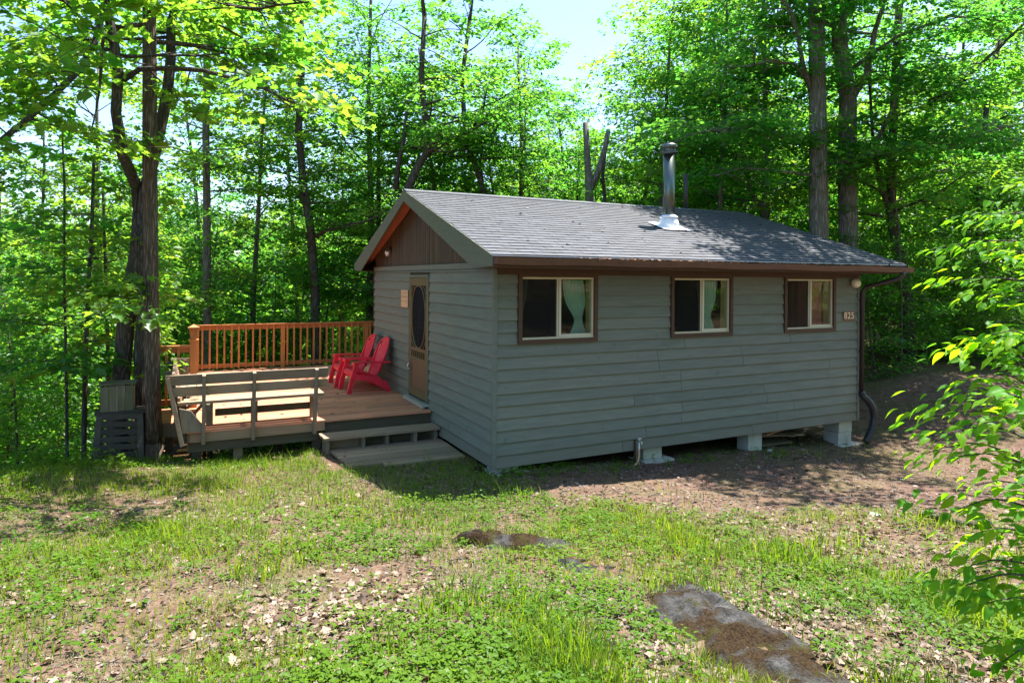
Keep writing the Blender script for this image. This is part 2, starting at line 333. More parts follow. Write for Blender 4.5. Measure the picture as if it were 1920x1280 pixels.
# ------------------------------------------------------------------ cabin
L, W_, EX = 7.084, 6.003, .1596
OVG, OVG2, OVE = .292, .487, .56
ZR, ZE, SLOPE = 3.949, 2.765, (3.949 - 2.765) / (W_ / 2 + .56)
SOF = 2.585
WIN = [(.32, 1.56), (2.866, 4.09), (5.235, 6.475)]; WZ0, WZ1 = 1.595, 2.535
DY0, DY1, DZ0, DZ1 = 2.505, 3.545, .36, 2.51
ZD = .319
cabin = thing('cabin', 'single storey cabin with grey lap siding, dark shingled gable roof and three windows', 'cabin')
def holes_x(z0, z1): return [(a, b) for a, b in WIN if z1 > WZ0 + .01 and z0 < WZ1 - .01]
def holes_y(z0, z1): return [(DY0, DY1)] if z1 > DZ0 + .01 and z0 < DZ1 - .01 else []
def spans(a, b, holes):
    r = []; p = a
    for h0, h1 in holes:
        if h0 > p: r.append((p, h0))
        p = h1
    if p < b: r.append((p, b))
    return r
# wall shells (with the openings left out), the siding boards are their children
def wall_shell(axis_, a, b, zt, holes, t0, t1):
    mb = MB(); zs = sorted({0.0, zt} | {z for h in holes for z in h[2:]})
    for z0, z1 in zip(zs[:-1], zs[1:]):
        for p, q in spans(a, b, [(h[0], h[1]) for h in holes if h[2] <= z0 + 1e-6 and h[3] >= z1 - 1e-6]):
            mb.bb((p, t0, z0), (q, t1, z1)) if axis_ == 0 else mb.bb((t0, p, z0), (t1, q, z1))
    return mb
wf = wall_shell(0, .0, L, 2.62, [(a, b, WZ0, WZ1) for a, b in WIN], .02, .13).build('front_wall', M['dark'], cabin)
wl = wall_shell(1, .131, W_, 2.66, [(DY0, DY1, DZ0, DZ1)], .02, .13).build('gable_wall', M['dark'], cabin)
mb = MB(); mb.bb((.131, W_ - .13, 0), (L, W_, 2.6)); mb.build('rear_wall', M['siding'], cabin)
mb = MB(); mb.bb((L - .13, .131, 0), (L - .001, W_ - .131, 2.6)); mb.prism([(.0, 2.601), (W_, 2.601), (W_ / 2, ZR - .12)], 0, L - .12, L - .002); mb.build('end_wall', M['siding'], cabin)
mb = MB(); mb.bb((.03, .03, .02), (L - .03, W_ - .03, .16)); mb.build('floor_frame', M['dark'], cabin)
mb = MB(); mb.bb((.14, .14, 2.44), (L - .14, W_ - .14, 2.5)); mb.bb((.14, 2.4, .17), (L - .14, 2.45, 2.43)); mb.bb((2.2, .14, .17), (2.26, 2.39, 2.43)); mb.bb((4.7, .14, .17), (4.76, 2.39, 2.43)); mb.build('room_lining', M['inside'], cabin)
rs = random.Random(3)
def clap(length, h):
    """a bevelled lap board, bottom edge thick, with slightly worn lower edge; runs along x, faces -y"""
    mb = MB(); t_b, t_t = .034, .006
    return mb.prism([(0, .008), (0, h + .004), (-t_t, h + .004), (-t_b, .0), (-t_b + .002, -.006), (-t_b + .012, -.006)], 0, 0, length).mesh('siding_board')
k = 0; z = 0.0
while z < SOF - .02:
    z1 = min(z + EX, SOF)
    for p, q in spans(.02, L - .02, holes_x(z, z1)):
        cuts = [p]; 
        while q - cuts[-1] > 3.7: cuts.append(cuts[-1] + rs.uniform(1.6, 3.3))
        if q - cuts[-1] < .3 and len(cuts) > 1: cuts[-1] -= .5
        cuts.append(q)
        for c0, c1 in zip(cuts[:-1], cuts[1:]):
            hh = z1 - z + .004
            o = link('siding_board', clap(c1 - c0 - .006, hh), wf, M['siding'], (c0 + .0015, .0, z + .002 + rs.uniform(-.0015, .0015))); o.rotation_euler.x = rs.uniform(-.004, .004)
    for p, q in spans(.02, W_ - .02, holes_y(z, z1)):
        cuts = [p]
        while q - cuts[-1] > 3.7: cuts.append(cuts[-1] + rs.uniform(1.4, 3.0))
        cuts.append(q)
        for c0, c1 in zip(cuts[:-1], cuts[1:]):
            o = link('siding_board', clap(c1 - c0 - .003, z1 - z + .004), wl, M['siding'], (.0, c1 - .0015, z + .002 + rs.uniform(-.0015, .0015))); o.rotation_euler.z = -math.pi / 2
    z = z1
mb = MB(); mb.bb((-.040, -.040, -.01), (.018, .018, SOF)); mb.build('corner_board', M['siding'], cabin)
mb = MB(); mb.bb((L - .019, -.040, -.01), (L + .03, .02, SOF)); mb.build('corner_board', M['siding'], cabin)
mb = MB(); mb.bb((-.028, W_ - .02, -.01), (.02, W_ + .03, SOF)); mb.build('corner_board', M['brown'], cabin)
# last grey course over the door line, then the brown upright boards of the gable
mb = MB(); mb.bb((-.034, .02, SOF + .005), (.019, W_ - .02, 2.672)); mb.build('gable_band', M['siding'], cabin)
gp = MB(); gp.prism([(.0, 2.674), (W_, 2.674), (W_ / 2, ZR - .10)], 0, .022, .12)
gpan = gp.build('gable_panel', M['dark'], cabin)
yy = .06
while yy < W_ - .05:
    bw = .092; c = yy + bw / 2; top0 = ZR - .105 - abs(yy - W_ / 2) * SLOPE; top1 = ZR - .105 - abs(yy + bw - W_ / 2) * SLOPE
    if min(top0, top1) > 2.70:
        mb = MB(); d = rs.uniform(0, .004); mb.prism([(yy, 2.675), (yy + bw, 2.675), (yy + bw, top1), (yy, top0)], 0, -.004 - d, .021); mb.build('gable_board', M['brownz'], gpan)
    yy += .1
# roof: two slabs, rakes, soffits
TH_ = .05
def roof_poly(z_off, th): return [(-OVE, ZE + z_off), (W_ / 2, ZR + z_off), (W_ + OVE, ZE + z_off), (W_ + OVE, ZE + z_off - th), (W_ / 2, ZR + z_off - th), (-OVE, ZE + z_off - th)]
roof = MB().prism(roof_poly(-.022, TH_), 0, -OVG, L + OVG2).build('roof', M['brown'], cabin)
def rake(x0, x1, m):
    mb = MB(); d = .185
    mb.prism([(-OVE - .01, ZE - .02), (W_ / 2, ZR - .02), (W_ / 2, ZR - .02 - d), (.0, SOF + .005), (-OVE - .01, SOF + .02)], 0, x0, x1)
    mb.build('rake_board', m, cabin)
    mb = MB(); mb.prism([(W_ + OVE + .01, ZE - .02), (W_ + OVE + .01, SOF + .02), (W_, SOF + .005), (W_ / 2 + .001, ZR - .02 - d), (W_ / 2 + .001, ZR - .02)], 0, x0, x1)
    mb.build('rake_board', m, cabin)
rake(-OVG - .024, -OVG - .002, M['rake']); rake(L + OVG2 + .002, L + OVG2 + .024, M['brown'])
mb = MB(); mb.prism([(W_ / 2, ZR - .075), (W_ + OVE - .02, ZE - .075), (W_ + OVE - .02, ZE - .088), (W_ / 2, ZR - .088), (-OVE + .02, ZE - .088), (-OVE + .02, ZE - .075)], 0, -OVG + .002, -.03); mb.build('rake_soffit', M['soffit'], cabin)
for y0, y1 in ((-OVE + .024, -.027), (W_ + .031, W_ + OVE - .02)):
    MB().bb((-OVG + .002, y0, SOF + .004), (L + OVG2 - .002, y1, SOF + .018)).build('eave_soffit', M['brown'], cabin)
MB().bb((-OVG, -OVE - .001, SOF + .002), (L + OVG2, -OVE + .022, ZE - .03)).build('fascia', M['brown'], cabin)
MB().bb((-OVG, W_ + OVE - .018, SOF + .002), (L + OVG2, W_ + OVE + .003, ZE - .03)).build('fascia', M['brown'], cabin)
MB().bb((.02, -.06, SOF - .075), (L, -.036, SOF + .003)).build('frieze_board', M['brown'], cabin)
# gutter: open K-section, wavy with age
def gutter():
    mb = MB(); n = 40; prof = [(.0, .085), (.0, .0), (-.075, .0), (-.10, .05), (-.115, .085), (-.110, .085), (-.095, .052), (-.072, .005), (-.005, .005), (-.005, .085)]; rings = []
    for i in range(n + 1):
        x = -OVG + .01 + (L + OVG + OVG2 + .08) * i / n; dz = -.012 * math.sin(i * .7) * .5 - .0005 * i
        rings.append([(x, -OVE - .004 + p[0], SOF + .045 + p[1] + dz) for p in prof])
    return mb.tube_rings(rings, False)
gutter().build('gutter', M['gutter'], cabin)
mb = MB()
for i in range(9): mb.bb((.2 + i * .87, -OVE - .12, SOF + .128), (.225 + i * .87, -OVE - .003, SOF + .134))
mb.build('gutter_strap', M['gutter'], cabin)
# downspout
mb = MB(); mb.tube([(L + .33, -OVE - .06, SOF + .04), (L + .33, -OVE - .06, SOF - .02), (L + .28, -OVE - .03, SOF - .08), (L + .07, -.11, 2.34), (L + .05, -.07, 2.26), (L + .05, -.07, .46)], .038, 8); mb.build('downspout', M['spout'], cabin)
mb = MB(); 
for zz in (2.1, 1.2, .6): mb.bb((L + .0, -.075, zz), (L + .1, -.028, zz + .03))
mb.build('downspout_clip', M['spout'], cabin)
# corrugated drain hose
pp = [Vector(p) for p in [(L + .05, -.07, .50), (L + .07, -.09, .42), (L + .16, -.13, .33), (L + .235, -.16, .18), (L + .25, -.17, .02), (L + .2, -.17, -.14), (L + .1, -.17, -.28), (L + .02, -.17, -.37)]]
def resample(pts, n):
    pts = [Vector(p) for p in pts]; d = [0]
    for a, b in zip(pts[:-1], pts[1:]): d.append(d[-1] + (b - a).length)
    out = []
    for i in range(n):
        t = d[-1] * i / (n - 1); j = min(max(k for k in range(len(d)) if d[k] <= t + 1e-9), len(d) - 2)
        f = (t - d[j]) / max(1e-9, d[j + 1] - d[j]); p0 = pts[max(j - 1, 0)]; p1 = pts[j]; p2 = pts[j + 1]; p3 = pts[min(j + 2, len(pts) - 1)]
        out.append(.5 * ((2 * p1) + (p2 - p0) * f + (2 * p0 - 5 * p1 + 4 * p2 - p3) * f * f + (3 * p1 - p0 - 3 * p2 + p3) * f ** 3))
    return out
hp = resample(pp, 61); MB().tube(hp, [.058 if i < 9 else (.066 if i % 2 else .054) for i in range(61)], 12).build('drain_hose', M['plastic'], cabin)
# shingles on the slope that shows
sl_ang = math.atan(SLOPE); cs, sn = math.cos(sl_ang), math.sin(sl_ang); slen = (W_ / 2 + OVE) / cs
EXP, TABW = .138, .305; ncrs = int(slen / EXP)
def tab_mesh(wd, var):
    r2 = random.Random(var); a = .006; 
    lo = [r2.uniform(-.004, .004) for _ in range(3)]
    v = [(-wd / 2, lo[0], .002), (0, lo[1], .002), (wd / 2, lo[2], .002), (-wd / 2, EXP + .02, .001), (wd / 2, EXP + .02, .001),
         (-wd / 2, lo[0], .014), (0, lo[1], .014 + r2.uniform(-.001, .004)), (wd / 2, lo[2], .014), (-wd / 2, EXP + .02, .004), (wd / 2, EXP + .02, .004)]
    f = [(5, 6, 9, 8), (6, 7, 9), (0, 1, 6, 5), (1, 2, 7, 6), (0, 5, 8, 3), (2, 4, 9, 7), (3, 4, 2, 1, 0)]
    me = bpy.data.meshes.new('shingle'); me.from_pydata(v, [], f); me.materials.append(M['shingle']); return me
tabs = [tab_mesh(TABW - .007, i) for i in range(4)]
places = []
for r in range(ncrs + 1):
    s0 = r * EXP - .012; off = (r % 2) * TABW / 2 + rs.uniform(-.02, .02); x = -OVG - .012 + off - TABW
    while x < L + OVG2 + .01:
        a, b = max(x, -OVG - .012), min(x + TABW, L + OVG2 + .012)
        if b - a > .05: places.append(((a + b) / 2, s0, (b - a) / TABW, r))
        x += TABW
def shin_pos(xc_, s0): return Vector((xc_, -OVE + s0 * cs, ZE - .022 + s0 * sn))
def near_key(p): v = shin_pos(p[0], p[1]) - CAM; return v.length
places.sort(key=near_key); RX = Matrix.Rotation(sl_ang, 4, 'X')
for i, (x, s0, wsc, r) in enumerate(places[:300]):
    o = link('shingle', tabs[rs.randrange(4)], roof); o.location = shin_pos(x, s0) + Vector((0, 0, .001 + (i % 3) * .0004)); o.rotation_euler = (sl_ang + rs.uniform(-.006, .006), 0, rs.uniform(-.004, .004)); o.scale = (wsc, 1, 1)
bv, bf = [], []
for x, s0, wsc, r in places[300:]:
    me = tabs[rs.randrange(4)]; n0 = len(bv); p = shin_pos(x, s0) + Vector((0, 0, .001)); jit = rs.uniform(-.006, .006); R3 = Matrix.Rotation(sl_ang + jit, 3, 'X')
    if s0 + EXP > slen: continue
    bv += [tuple(R3 @ Vector((v.co.x * wsc, v.co.y, v.co.z)) + p) for v in me.vertices]; bf += [tuple(i + n0 for i in f.vertices) for f in me.polygons]
me = bpy.data.meshes.new('shingle_field'); me.from_pydata(bv, [], bf); link('shingle_field', me, roof, M['shingle'], None, 'stuff')
mb = MB(); mb.prism([(W_ / 2, ZR - .016), (W_ + OVE + .01, ZE - .016), (W_ + OVE + .01, ZE - .021), (W_ / 2, ZR - .021)], 0, -OVG - .01, L + OVG2 + .01); mb.build('rear_shingles', M['shingle'], roof)
mb = MB(); x = -OVG - .02
while x < L + OVG2 - .1:
    mb.prism([(W_ / 2 - .13, ZR - .13 * SLOPE + .002), (W_ / 2, ZR + .004), (W_ / 2 + .13, ZR - .13 * SLOPE + .002), (W_ / 2 + .13, ZR - .13 * SLOPE - .008), (W_ / 2, ZR - .006), (W_ / 2 - .13, ZR - .13 * SLOPE - .008)], 0, x, x + .19); x += .195
mb.build('ridge_cap', M['shingle'], roof)
MB().bb((-OVG - .014, -OVE - .012, ZE - .034), (L + OVG2 + .012, -OVE + .01, ZE - .024)).build('drip_edge', M['galv'], roof)
# chimney
CX, CY = 3.9, 1.27; CZ = ZE + (CY + OVE) * SLOPE
chim = MB().lathe([(.105, CZ - .1), (.105, 4.70)], (CX, CY, 0), 24).build('chimney', M['steel'], cabin)
MB().lathe([(.106, 4.62), (.150, 4.645), (.150, 4.66), (.12, 4.665), (.12, 4.72), (.150, 4.725), (.150, 4.745), (.155, 4.765), (.14, 4.79), (.03, 4.805)], (CX, CY, 0), 24).build('chimney_cap', M['steel'], chim)
mb = MB()
for i in range(8): a = i * math.pi / 4; mb.bb((CX + .136 * math.cos(a) - .006, CY + .136 * math.sin(a) - .006, 4.655), (CX + .136 * math.cos(a) + .006, CY + .136 * math.sin(a) + .006, 4.735))
mb.build('cap_strut', M['steel'], chim)
MB().lathe([(.18, CZ - .04), (.175, CZ + .05), (.15, CZ + .12), (.125, CZ + .145), (.155, CZ + .15), (.155, CZ + .17), (.107, CZ + .20)], (CX, CY, 0), 24).build('storm_collar', M['galv'], chim)
o = MB().box((0, 0, 0), (.56, .5, .006)).build('flashing', M['galv'], chim, (CX, CY - .02, CZ + .006)); o.rotation_euler.x = sl_ang
MB().lathe([(.05, 3.4), (.05, 4.72), (.045, 4.73)], (6.05, 3.30, 0), 10).build('vent_pipe', M['plastic'], cabin)
# windows
def window(i, x0, x1):
    z0, z1 = WZ0, WZ1; t = .055
    mb = MB(); yw = -.055; mb.bb((x0, yw, z1 - t), (x1, .005, z1)); mb.bb((x0, yw, z0), (x1, .005, z0 + t)); mb.bb((x0, yw + .002, z0 + t), (x0 + t, .005, z1 - t)); mb.bb((x1 - t, yw + .002, z0 + t), (x1, .005, z1 - t)); mb.bb((x0 - .02, -.062, z1 - .004), (x1 + .02, .004, z1 + .016))
    wn = mb.build('window', M['brown'], cabin)
    a, b, c, d = x0 + t, x1 - t, z0 + t, z1 - t; xm = (a + b) / 2 + .01; f = .026
    mb = MB(); mb.bb((a, -.02, d - f), (b, .05, d)); mb.bb((a, -.028, c), (b, .05, c + f)); mb.bb((a, -.018, c + f), (a + f * .7, .05, d - f)); mb.bb((b - f, -.018, c + f), (b, .05, d - f)); mb.build('frame', M['frame'], wn)
    mb = MB(); mb.bb((xm, -.024, c + f), (xm + .03, .045, d - f)); mb.bb((xm - .03, .0, c + f), (xm - .002, .04, d - f)); mb.bb((xm + .031, -.006, c + f), (b - f, .02, c + f + .03)); mb.build('sash', M['white'], wn)
    MB().bb((xm + .03, .006, c + f + .03), (b - f, .010, d - f)).build('pane', M['glass'], wn)
    MB().bb((a + f * .7, .022, c + f), (xm - .03, .026, d - f)).build('pane', M['glass'], wn)
    MB().bb((a + f * .7, -.006, c + f), (xm - .03, -.004, d - f)).build('insect_screen', M['screen'], wn)
    mb = MB(); mb.bb((a, .051, c), (a + .02, .15, d)); mb.bb((b - .02, .051, c), (b, .15, d)); mb.bb((a + .02, .051, c), (b - .02, .17, c + .02)); mb.bb((a + .02, .051, d - .02), (b - .02, .15, d)); mb.build('jamb', M['insidew'], wn)
    return a, b, c, d, xm
def drape(name, label, x0, x1, z0, z1, tie, mat, y=.175, group=None, lean=0.0):
    """hanging cloth with folds; tie = (height fraction, narrow factor, x shift)"""
    nu, nv = 44, 26; V = []; F = []
    for j in range(nv):
        t = j / (nv - 1); zz = z1 + (z0 - z1) * t
        if tie:
            k_ = math.exp(-((t - tie[0]) / .22) ** 2) if t < tie[0] else max(math.exp(-((t - tie[0]) / .22) ** 2), .35)
            nar = 1 - (1 - tie[1]) * k_ ; sh = tie[2] * min(1, t / tie[0])
        else: nar, sh = 1, 0
        xm = (x0 + x1) / 2 + sh
        for i in range(nu):
            u = i / (nu - 1); V.append((xm + (u - .5) * (x1 - x0) * nar, y + .018 * math.sin(u * 2 * math.pi * 6 + .6 * math.sin(t * 3)) * (.6 + .4 * nar), zz))
    for j in range(nv - 1):
        for i in range(nu - 1): F.append((j * nu + i, j * nu + i + 1, (j + 1) * nu + i + 1, (j + 1) * nu + i))
    me = np_mesh(name, np.array(V), np.array(F), mat, True); return tag(link(name, me), label, 'curtain', group)
W1 = window(0, *WIN[0]); W2 = window(1, *WIN[1]); W3 = window(2, *WIN[2])
drape('curtain', 'pale green tied curtain at the edge by the mid-sash, window nearest the gable, pane side', W1[4] + .16, W1[1] - .05, W1[2], W1[3] - .02, (.72, .38, .10), M['curtain'])['label'] = 'pale green tied-back curtain behind the clear pane of the window next to the house corner'
drape('curtain', 'thin green curtain hanging at the screened side of the window next to the house corner', W1[0] + .0, W1[0] + .2, W1[2], W1[3] - .02, (.72, .4, -.06), M['curtain'])
drape('curtain', 'pale green tied-back curtain behind the clear pane of the middle window', W2[4] + .08, W2[1] - .1, W2[2], W2[3] - .02, (.7, .36, .02), M['curtain'])
drape('curtain', 'dull red curtain closed behind the window beside the house number', W3[0], W3[1] - .02, W3[2], W3[3] - .02, None, M['curtain_r'])
# screen door (in the gable wall)
mb = MB(); mb.bb((-.04, DY0, DZ0 + .03), (.02, DY0 + .05, DZ1 - .05)); mb.bb((-.04, DY1 - .05, DZ0 + .03), (.02, DY1, DZ1 - .05)); mb.bb((-.042, DY0, DZ1 - .05), (.02, DY1, DZ1)); dfr = mb.build('door_frame', M['rake'], cabin)
a, b, c, d = DY0 + .056, DY1 - .056, DZ0 + .06, DZ1 - .056
mb = MB(); st = .085; zm0, zm1 = 1.03, 1.10
for r_ in [((-.036, a, c), (-.006, a + st, d)), ((-.036, b - st, c), (-.006, b, d)), ((-.034, a + st, d - .13), (-.007, b - st, d)), ((-.034, a + st, 1.20), (-.007, b - st, 1.26)), ((-.034, a + st, 1.03), (-.007, b - st, 1.09)), ((-.034, a + st, c), (-.007, b - st, c + .14))]: mb.bb(*r_)
door = mb.build('door', M['door'], cabin)
MB().bb((-.026, a + st, c + .14), (-.012, b - st, 1.03)).build('door_panel', M['doorl'], door)
mb = MB()
for i in range(7): yy = a + st + (b - a - 2 * st) * (i + .5) / 7; mb.bb((-.03, yy - .012, 1.09), (-.012, yy + .012, 1.20))
mb.build('spindle', M['door'], door)
MB().bb((-.020, a + st, 1.26), (-.018, b - st, d - .13)).build('insect_screen', M['doorscreen'], door)
# oval inner hoop of the screen door
ym, zmid = (a + b) / 2, (1.26 + d - .13) / 2; ry, rzz = (b - a) / 2 - st + .0, (d - .13 - 1.26) / 2
hoop = []
for i in range(49):
    t = 2 * math.pi * i / 48; e = .8; ca, sa = math.cos(t), math.sin(t); hoop.append((-.03, ym + ry * .93 * math.copysign(abs(ca) ** .85, ca), zmid + rzz * math.copysign(abs(sa) ** .9, sa)))
mb = MB(); mb.tube(hoop, .013, 6, False)
for sy in (-1, 1):
    for sz in (-1, 1): mb.tube([(-.03, ym + sy * ry * .62, zmid + sz * rzz), (-.03, ym + sy * ry * .80, zmid + sz * rzz * .9), (-.03, ym + sy * ry * .98, zmid + sz * rzz * .74)], .01, 6)
mb.build('hoop', M['door'], door)
mb = MB(); mb.tube([(-.036, b - .035, .86), (-.075, b - .035, .86)], .012, 8); mb.tube([(-.075, b - .035, .86), (-.08, b - .035, .93), (-.06, b - .035, .96)], .011, 8); mb.build('handle', M['alu'], door)
mb = MB(); mb.bb((-.13, DY0 - .02, DZ0 - .005), (.02, DY1 + .02, DZ0 + .028)); mb.bb((-.135, DY0 - .02, DZ0 - .03), (-.1, DY1 + .02, DZ0 - .006)); mb.build('door_sill', M['alu'], cabin)
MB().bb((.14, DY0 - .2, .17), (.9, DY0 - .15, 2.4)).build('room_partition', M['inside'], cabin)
# piers under the long wall
def pier(x, y, zb, wx=.38, wy=.2, pad=True, n=1):
    mb = MB(); h = (-.006 - zb) / n
    for i in range(n): mb.box((x + (i % 2) * .012, y, zb + h * (i + .5)), (wx, wy, h - .006))
    if pad: mb.box((x + .04, y - .02, zb - .03), (wx + .2, wy + .2, .06))
    mb.build('pier', M['conc'], cabin)
pier(.18, .12, -.075, .34, .24); pier(2.62, .16, gz1(2.6, .1) + .03, .34, .2); pier(4.7, .18, gz1(4.7, .1) - .02, .3, .24, False); pier(6.86, .2, gz1(6.9, .1) + .0, .34, .3, True, 2)
for x in (.3, 3.5, 6.7):
    for y in (3.0, 5.8): pier(x, y, gz1(x, y) - .05, .34, .3, False, 3)
# floodlight, porch lamp
fl = MB(); fl.lathe([(.03, 0), (.055, .03), (.075, .10), (.07, .105)], (0, 0, 0), 14); o = fl.build('floodlight', M['galv'], cabin, (-.07, 4.93, 2.99)); o.rotation_euler = (math.radians(150), math.radians(-38), 0)
o = MB().lathe([(.0, 0), (.055, .005), (.055, .03), (.02, .05), (.02, .1)], (0, 0, 0), 12).build('floodlight_base', M['brown'], cabin, (-.008, 4.82, 2.98)); o.rotation_euler.y = -math.pi / 2
o = MB().lathe([(.03, .0), (.065, .02), (.085, .06), (.075, .11), (.04, .14), (.0, .15)], (0, 0, 0), 14).build('porch_lamp', M['lamp'], cabin, (L - .16, -.03, 2.40)); o.rotation_euler.x = math.radians(75)
# house number: three plaques with digits, painted sign by the door
def text_obj(s, size, mat, parent, loc, rot, ext=.002):
    cu = bpy.data.curves.new('lettering', 'FONT'); cu.body = s; cu.size = size; cu.extrude = ext; cu.align_x = 'CENTER'; cu.align_y = 'CENTER'; cu.materials.append(mat)
    tmp = bpy.data.objects.new('lettering_curve', cu); COL.objects.link(tmp); me = bpy.data.meshes.new_from_object(tmp, depsgraph=bpy.context.evaluated_depsgraph_get()); bpy.data.objects.remove(tmp)
    o = bpy.data.objects.new('lettering', me); COL.objects.link(o); o.location = loc; o.rotation_euler = rot; o.parent = parent; return o
num = thing('house_number', 'small wooden house number plaque with cream digits beside the downspout', 'house number', (6.82, -.034, 1.845))
for i, ch in enumerate('825'):
    MB().box(((i - 1) * .092, 0, 0), (.088, .016, .165)).build('plaque', M['plaque'], num)
    text_obj(ch, .165, M['cream'], num, ((i - 1) * .092, -.012, 0), (math.pi / 2, 0, 0))
sg = thing('door_sign', 'small pale wooden sign on the gable wall beside the screen door', 'sign', (-.034, 3.80, 2.08))
MB().box((0, 0, 0), (.02, .40, .31)).build('board', M['sign'], sg)
MB().bb((-.004, -.218, -.16), (.012, -.202, .16)).build('board_edge', M['brown'], sg)
mb = MB(); r5 = random.Random(5)
for row, (zz, n_) in enumerate(((.10, 5), (.035, 6), (-.05, 4))):
    for i in range(n_):
        yy = .14 - .27 * i / max(1, n_ - 1); h = .022; mb.bb((-.0125, yy - .006, zz - h), (-.0105, yy + .002, zz + h * r5.uniform(.3, 1)))
        if r5.random() < .7: mb.bb((-.0125, yy - .02, zz + h * .2), (-.0105, yy - .007, zz + h * .2 + .009))
mb.build('lettering', M['ink'], sg)

# ------------------------------------------------------------------ deck
deck = thing('deck', 'raised cedar deck with orange-brown railing along the far side of the gable wall', 'deck')
DX0, DX1, DYF, DYB = -3.56, -.035, 2.36, 8.62
y = DYF - .02; pw = .137; i = 0
while y < DYB - .05:
    x1 = DX1 if y + pw < W_ + .05 else 1.9
    if y + pw > 5.96 and y < 6.05: x1 = DX1
    cut = rs.uniform(-2.6, -.9)
    for p, q in ((DX0 - rs.uniform(0, .008), cut - .002), (cut + .002, x1 - rs.uniform(0, .006))):
        mb = MB(); mb.prism([(0, -.032), (pw, -.032), (pw, -.004), (pw - .005, 0), (.005, 0), (0, -.004)], 0, p, q); mb.build('plank', M['deck'], deck, (0, y, ZD + rs.uniform(-.003, .002)))
    y += pw + .010
MB().bb((DX0 + .03, DYF - .024, .165), (-1.71, DYF + .018, ZD - .036)).build('fascia', M['fascia'], deck)
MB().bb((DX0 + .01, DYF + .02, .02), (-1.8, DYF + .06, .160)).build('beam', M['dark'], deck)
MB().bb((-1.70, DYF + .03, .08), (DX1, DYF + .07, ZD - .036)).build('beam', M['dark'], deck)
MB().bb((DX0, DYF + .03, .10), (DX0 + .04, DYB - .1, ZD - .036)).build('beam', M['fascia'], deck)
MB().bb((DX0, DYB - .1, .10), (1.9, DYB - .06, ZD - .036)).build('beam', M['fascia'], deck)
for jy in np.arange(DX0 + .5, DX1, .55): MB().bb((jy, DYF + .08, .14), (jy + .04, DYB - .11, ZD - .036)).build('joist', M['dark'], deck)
for (px_, py_) in ((DX0 + .12, DYF + .3), (-2.9, DYF + .2), (-1.8, DYF + .2), (DX0 + .1, 5.4), (DX0 + .1, DYB - .2), (-1.6, DYB - .2), (.4, DYB - .2)):
    zb = gz1(px_, py_) - .1; MB().bb((px_ - .06, py_ - .06, zb), (px_ + .06, py_ + .06, .10 if py_ > 3 else .018)).build('post', M['dark'] if px_ != -2.9 else M['grey'], deck)
# lattice under the deck, seen behind the step
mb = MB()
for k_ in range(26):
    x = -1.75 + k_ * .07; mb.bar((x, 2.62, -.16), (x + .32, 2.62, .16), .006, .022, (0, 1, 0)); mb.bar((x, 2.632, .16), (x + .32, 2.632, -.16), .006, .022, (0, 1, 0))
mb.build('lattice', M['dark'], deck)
# railing: posts, rails, balusters
def railing(p, q, z0, z1, posts, parent, cap=True, end_bal=True):
    p, q = Vector((p[0], p[1], 0)), Vector((q[0], q[1], 0)); d = (q - p); Ln = d.length; d.normalize(); Zv = Vector((0, 0, 1))
    mb = MB(); mb.bar(p + Zv * (z1 - .016), q + Zv * (z1 - .016), .135, .032); rt = mb.build('top_rail', M['cedarx'], parent)
    MB().bar(p + Zv * (z1 - .078), q + Zv * (z1 - .078), .036, .086).build('sub_rail', M['cedarx'], parent)
    MB().bar(p + Zv * (z0 + .105), q + Zv * (z0 + .105), .036, .086).build('bottom_rail', M['cedarx'], parent)
    nrm = Vector((d.y, -d.x, 0)); n = int(Ln / .148); 
    bm_ = MB().box((0, 0, 0), (.038, .038, z1 - z0 - .08)).mesh('baluster'); bm_.materials.append(M['cedar'])
    for i in range(1, n):
        c = p + d * (Ln * i / n)
        if any(abs((c - p).dot(d) - t) < .06 for t in posts): continue
        o = link('baluster', bm_, parent, None, c + nrm * .038 + Zv * ((z0 + z1) / 2 + .005)); o.rotation_euler.z = rs.uniform(-.05, .05)
    for t in posts: c = p + d * t; MB().bb((c.x - .045, c.y - .045, z0 - .25), (c.x + .045, c.y + .045, z1 - .035)).build('post', M['cedar'], parent)
railing((-3.40, 8.57), (1.9, 8.57), ZD, 1.36, [.04, 1.87, 3.85, 5.2], deck)
railing((-4.2, 4.22), (-3.52, 4.22), ZD, 1.335, [.05], deck)
pst = MB().bb((-3.525, 4.16, -.5), (-3.415, 4.27, 1.40)).build('newel_post', M['cedar'], deck)
MB().bb((-3.545, 4.14, 1.401), (-3.395, 4.29, 1.425)).build('collar', M['cedar'], pst)
MB().prism([(-3.515, 1.426), (-3.425, 1.426), (-3.402, 1.60), (-3.538, 1.60)], 1, 4.16, 4.28).build('post_head', M['cedar'], pst)
mb = MB(); mb.bb((-3.555, 4.13, 1.601), (-3.385, 4.30, 1.625)); mb.add([(-3.545, 4.14, 1.626), (-3.395, 4.14, 1.626), (-3.395, 4.29, 1.626), (-3.545, 4.29, 1.626), (-3.47, 4.215, 1.675)], [(0, 1, 4), (1, 2, 4), (2, 3, 4), (3, 0, 4), (3, 2, 1, 0)]); mb.build('post_cap', M['cedarx'], pst)
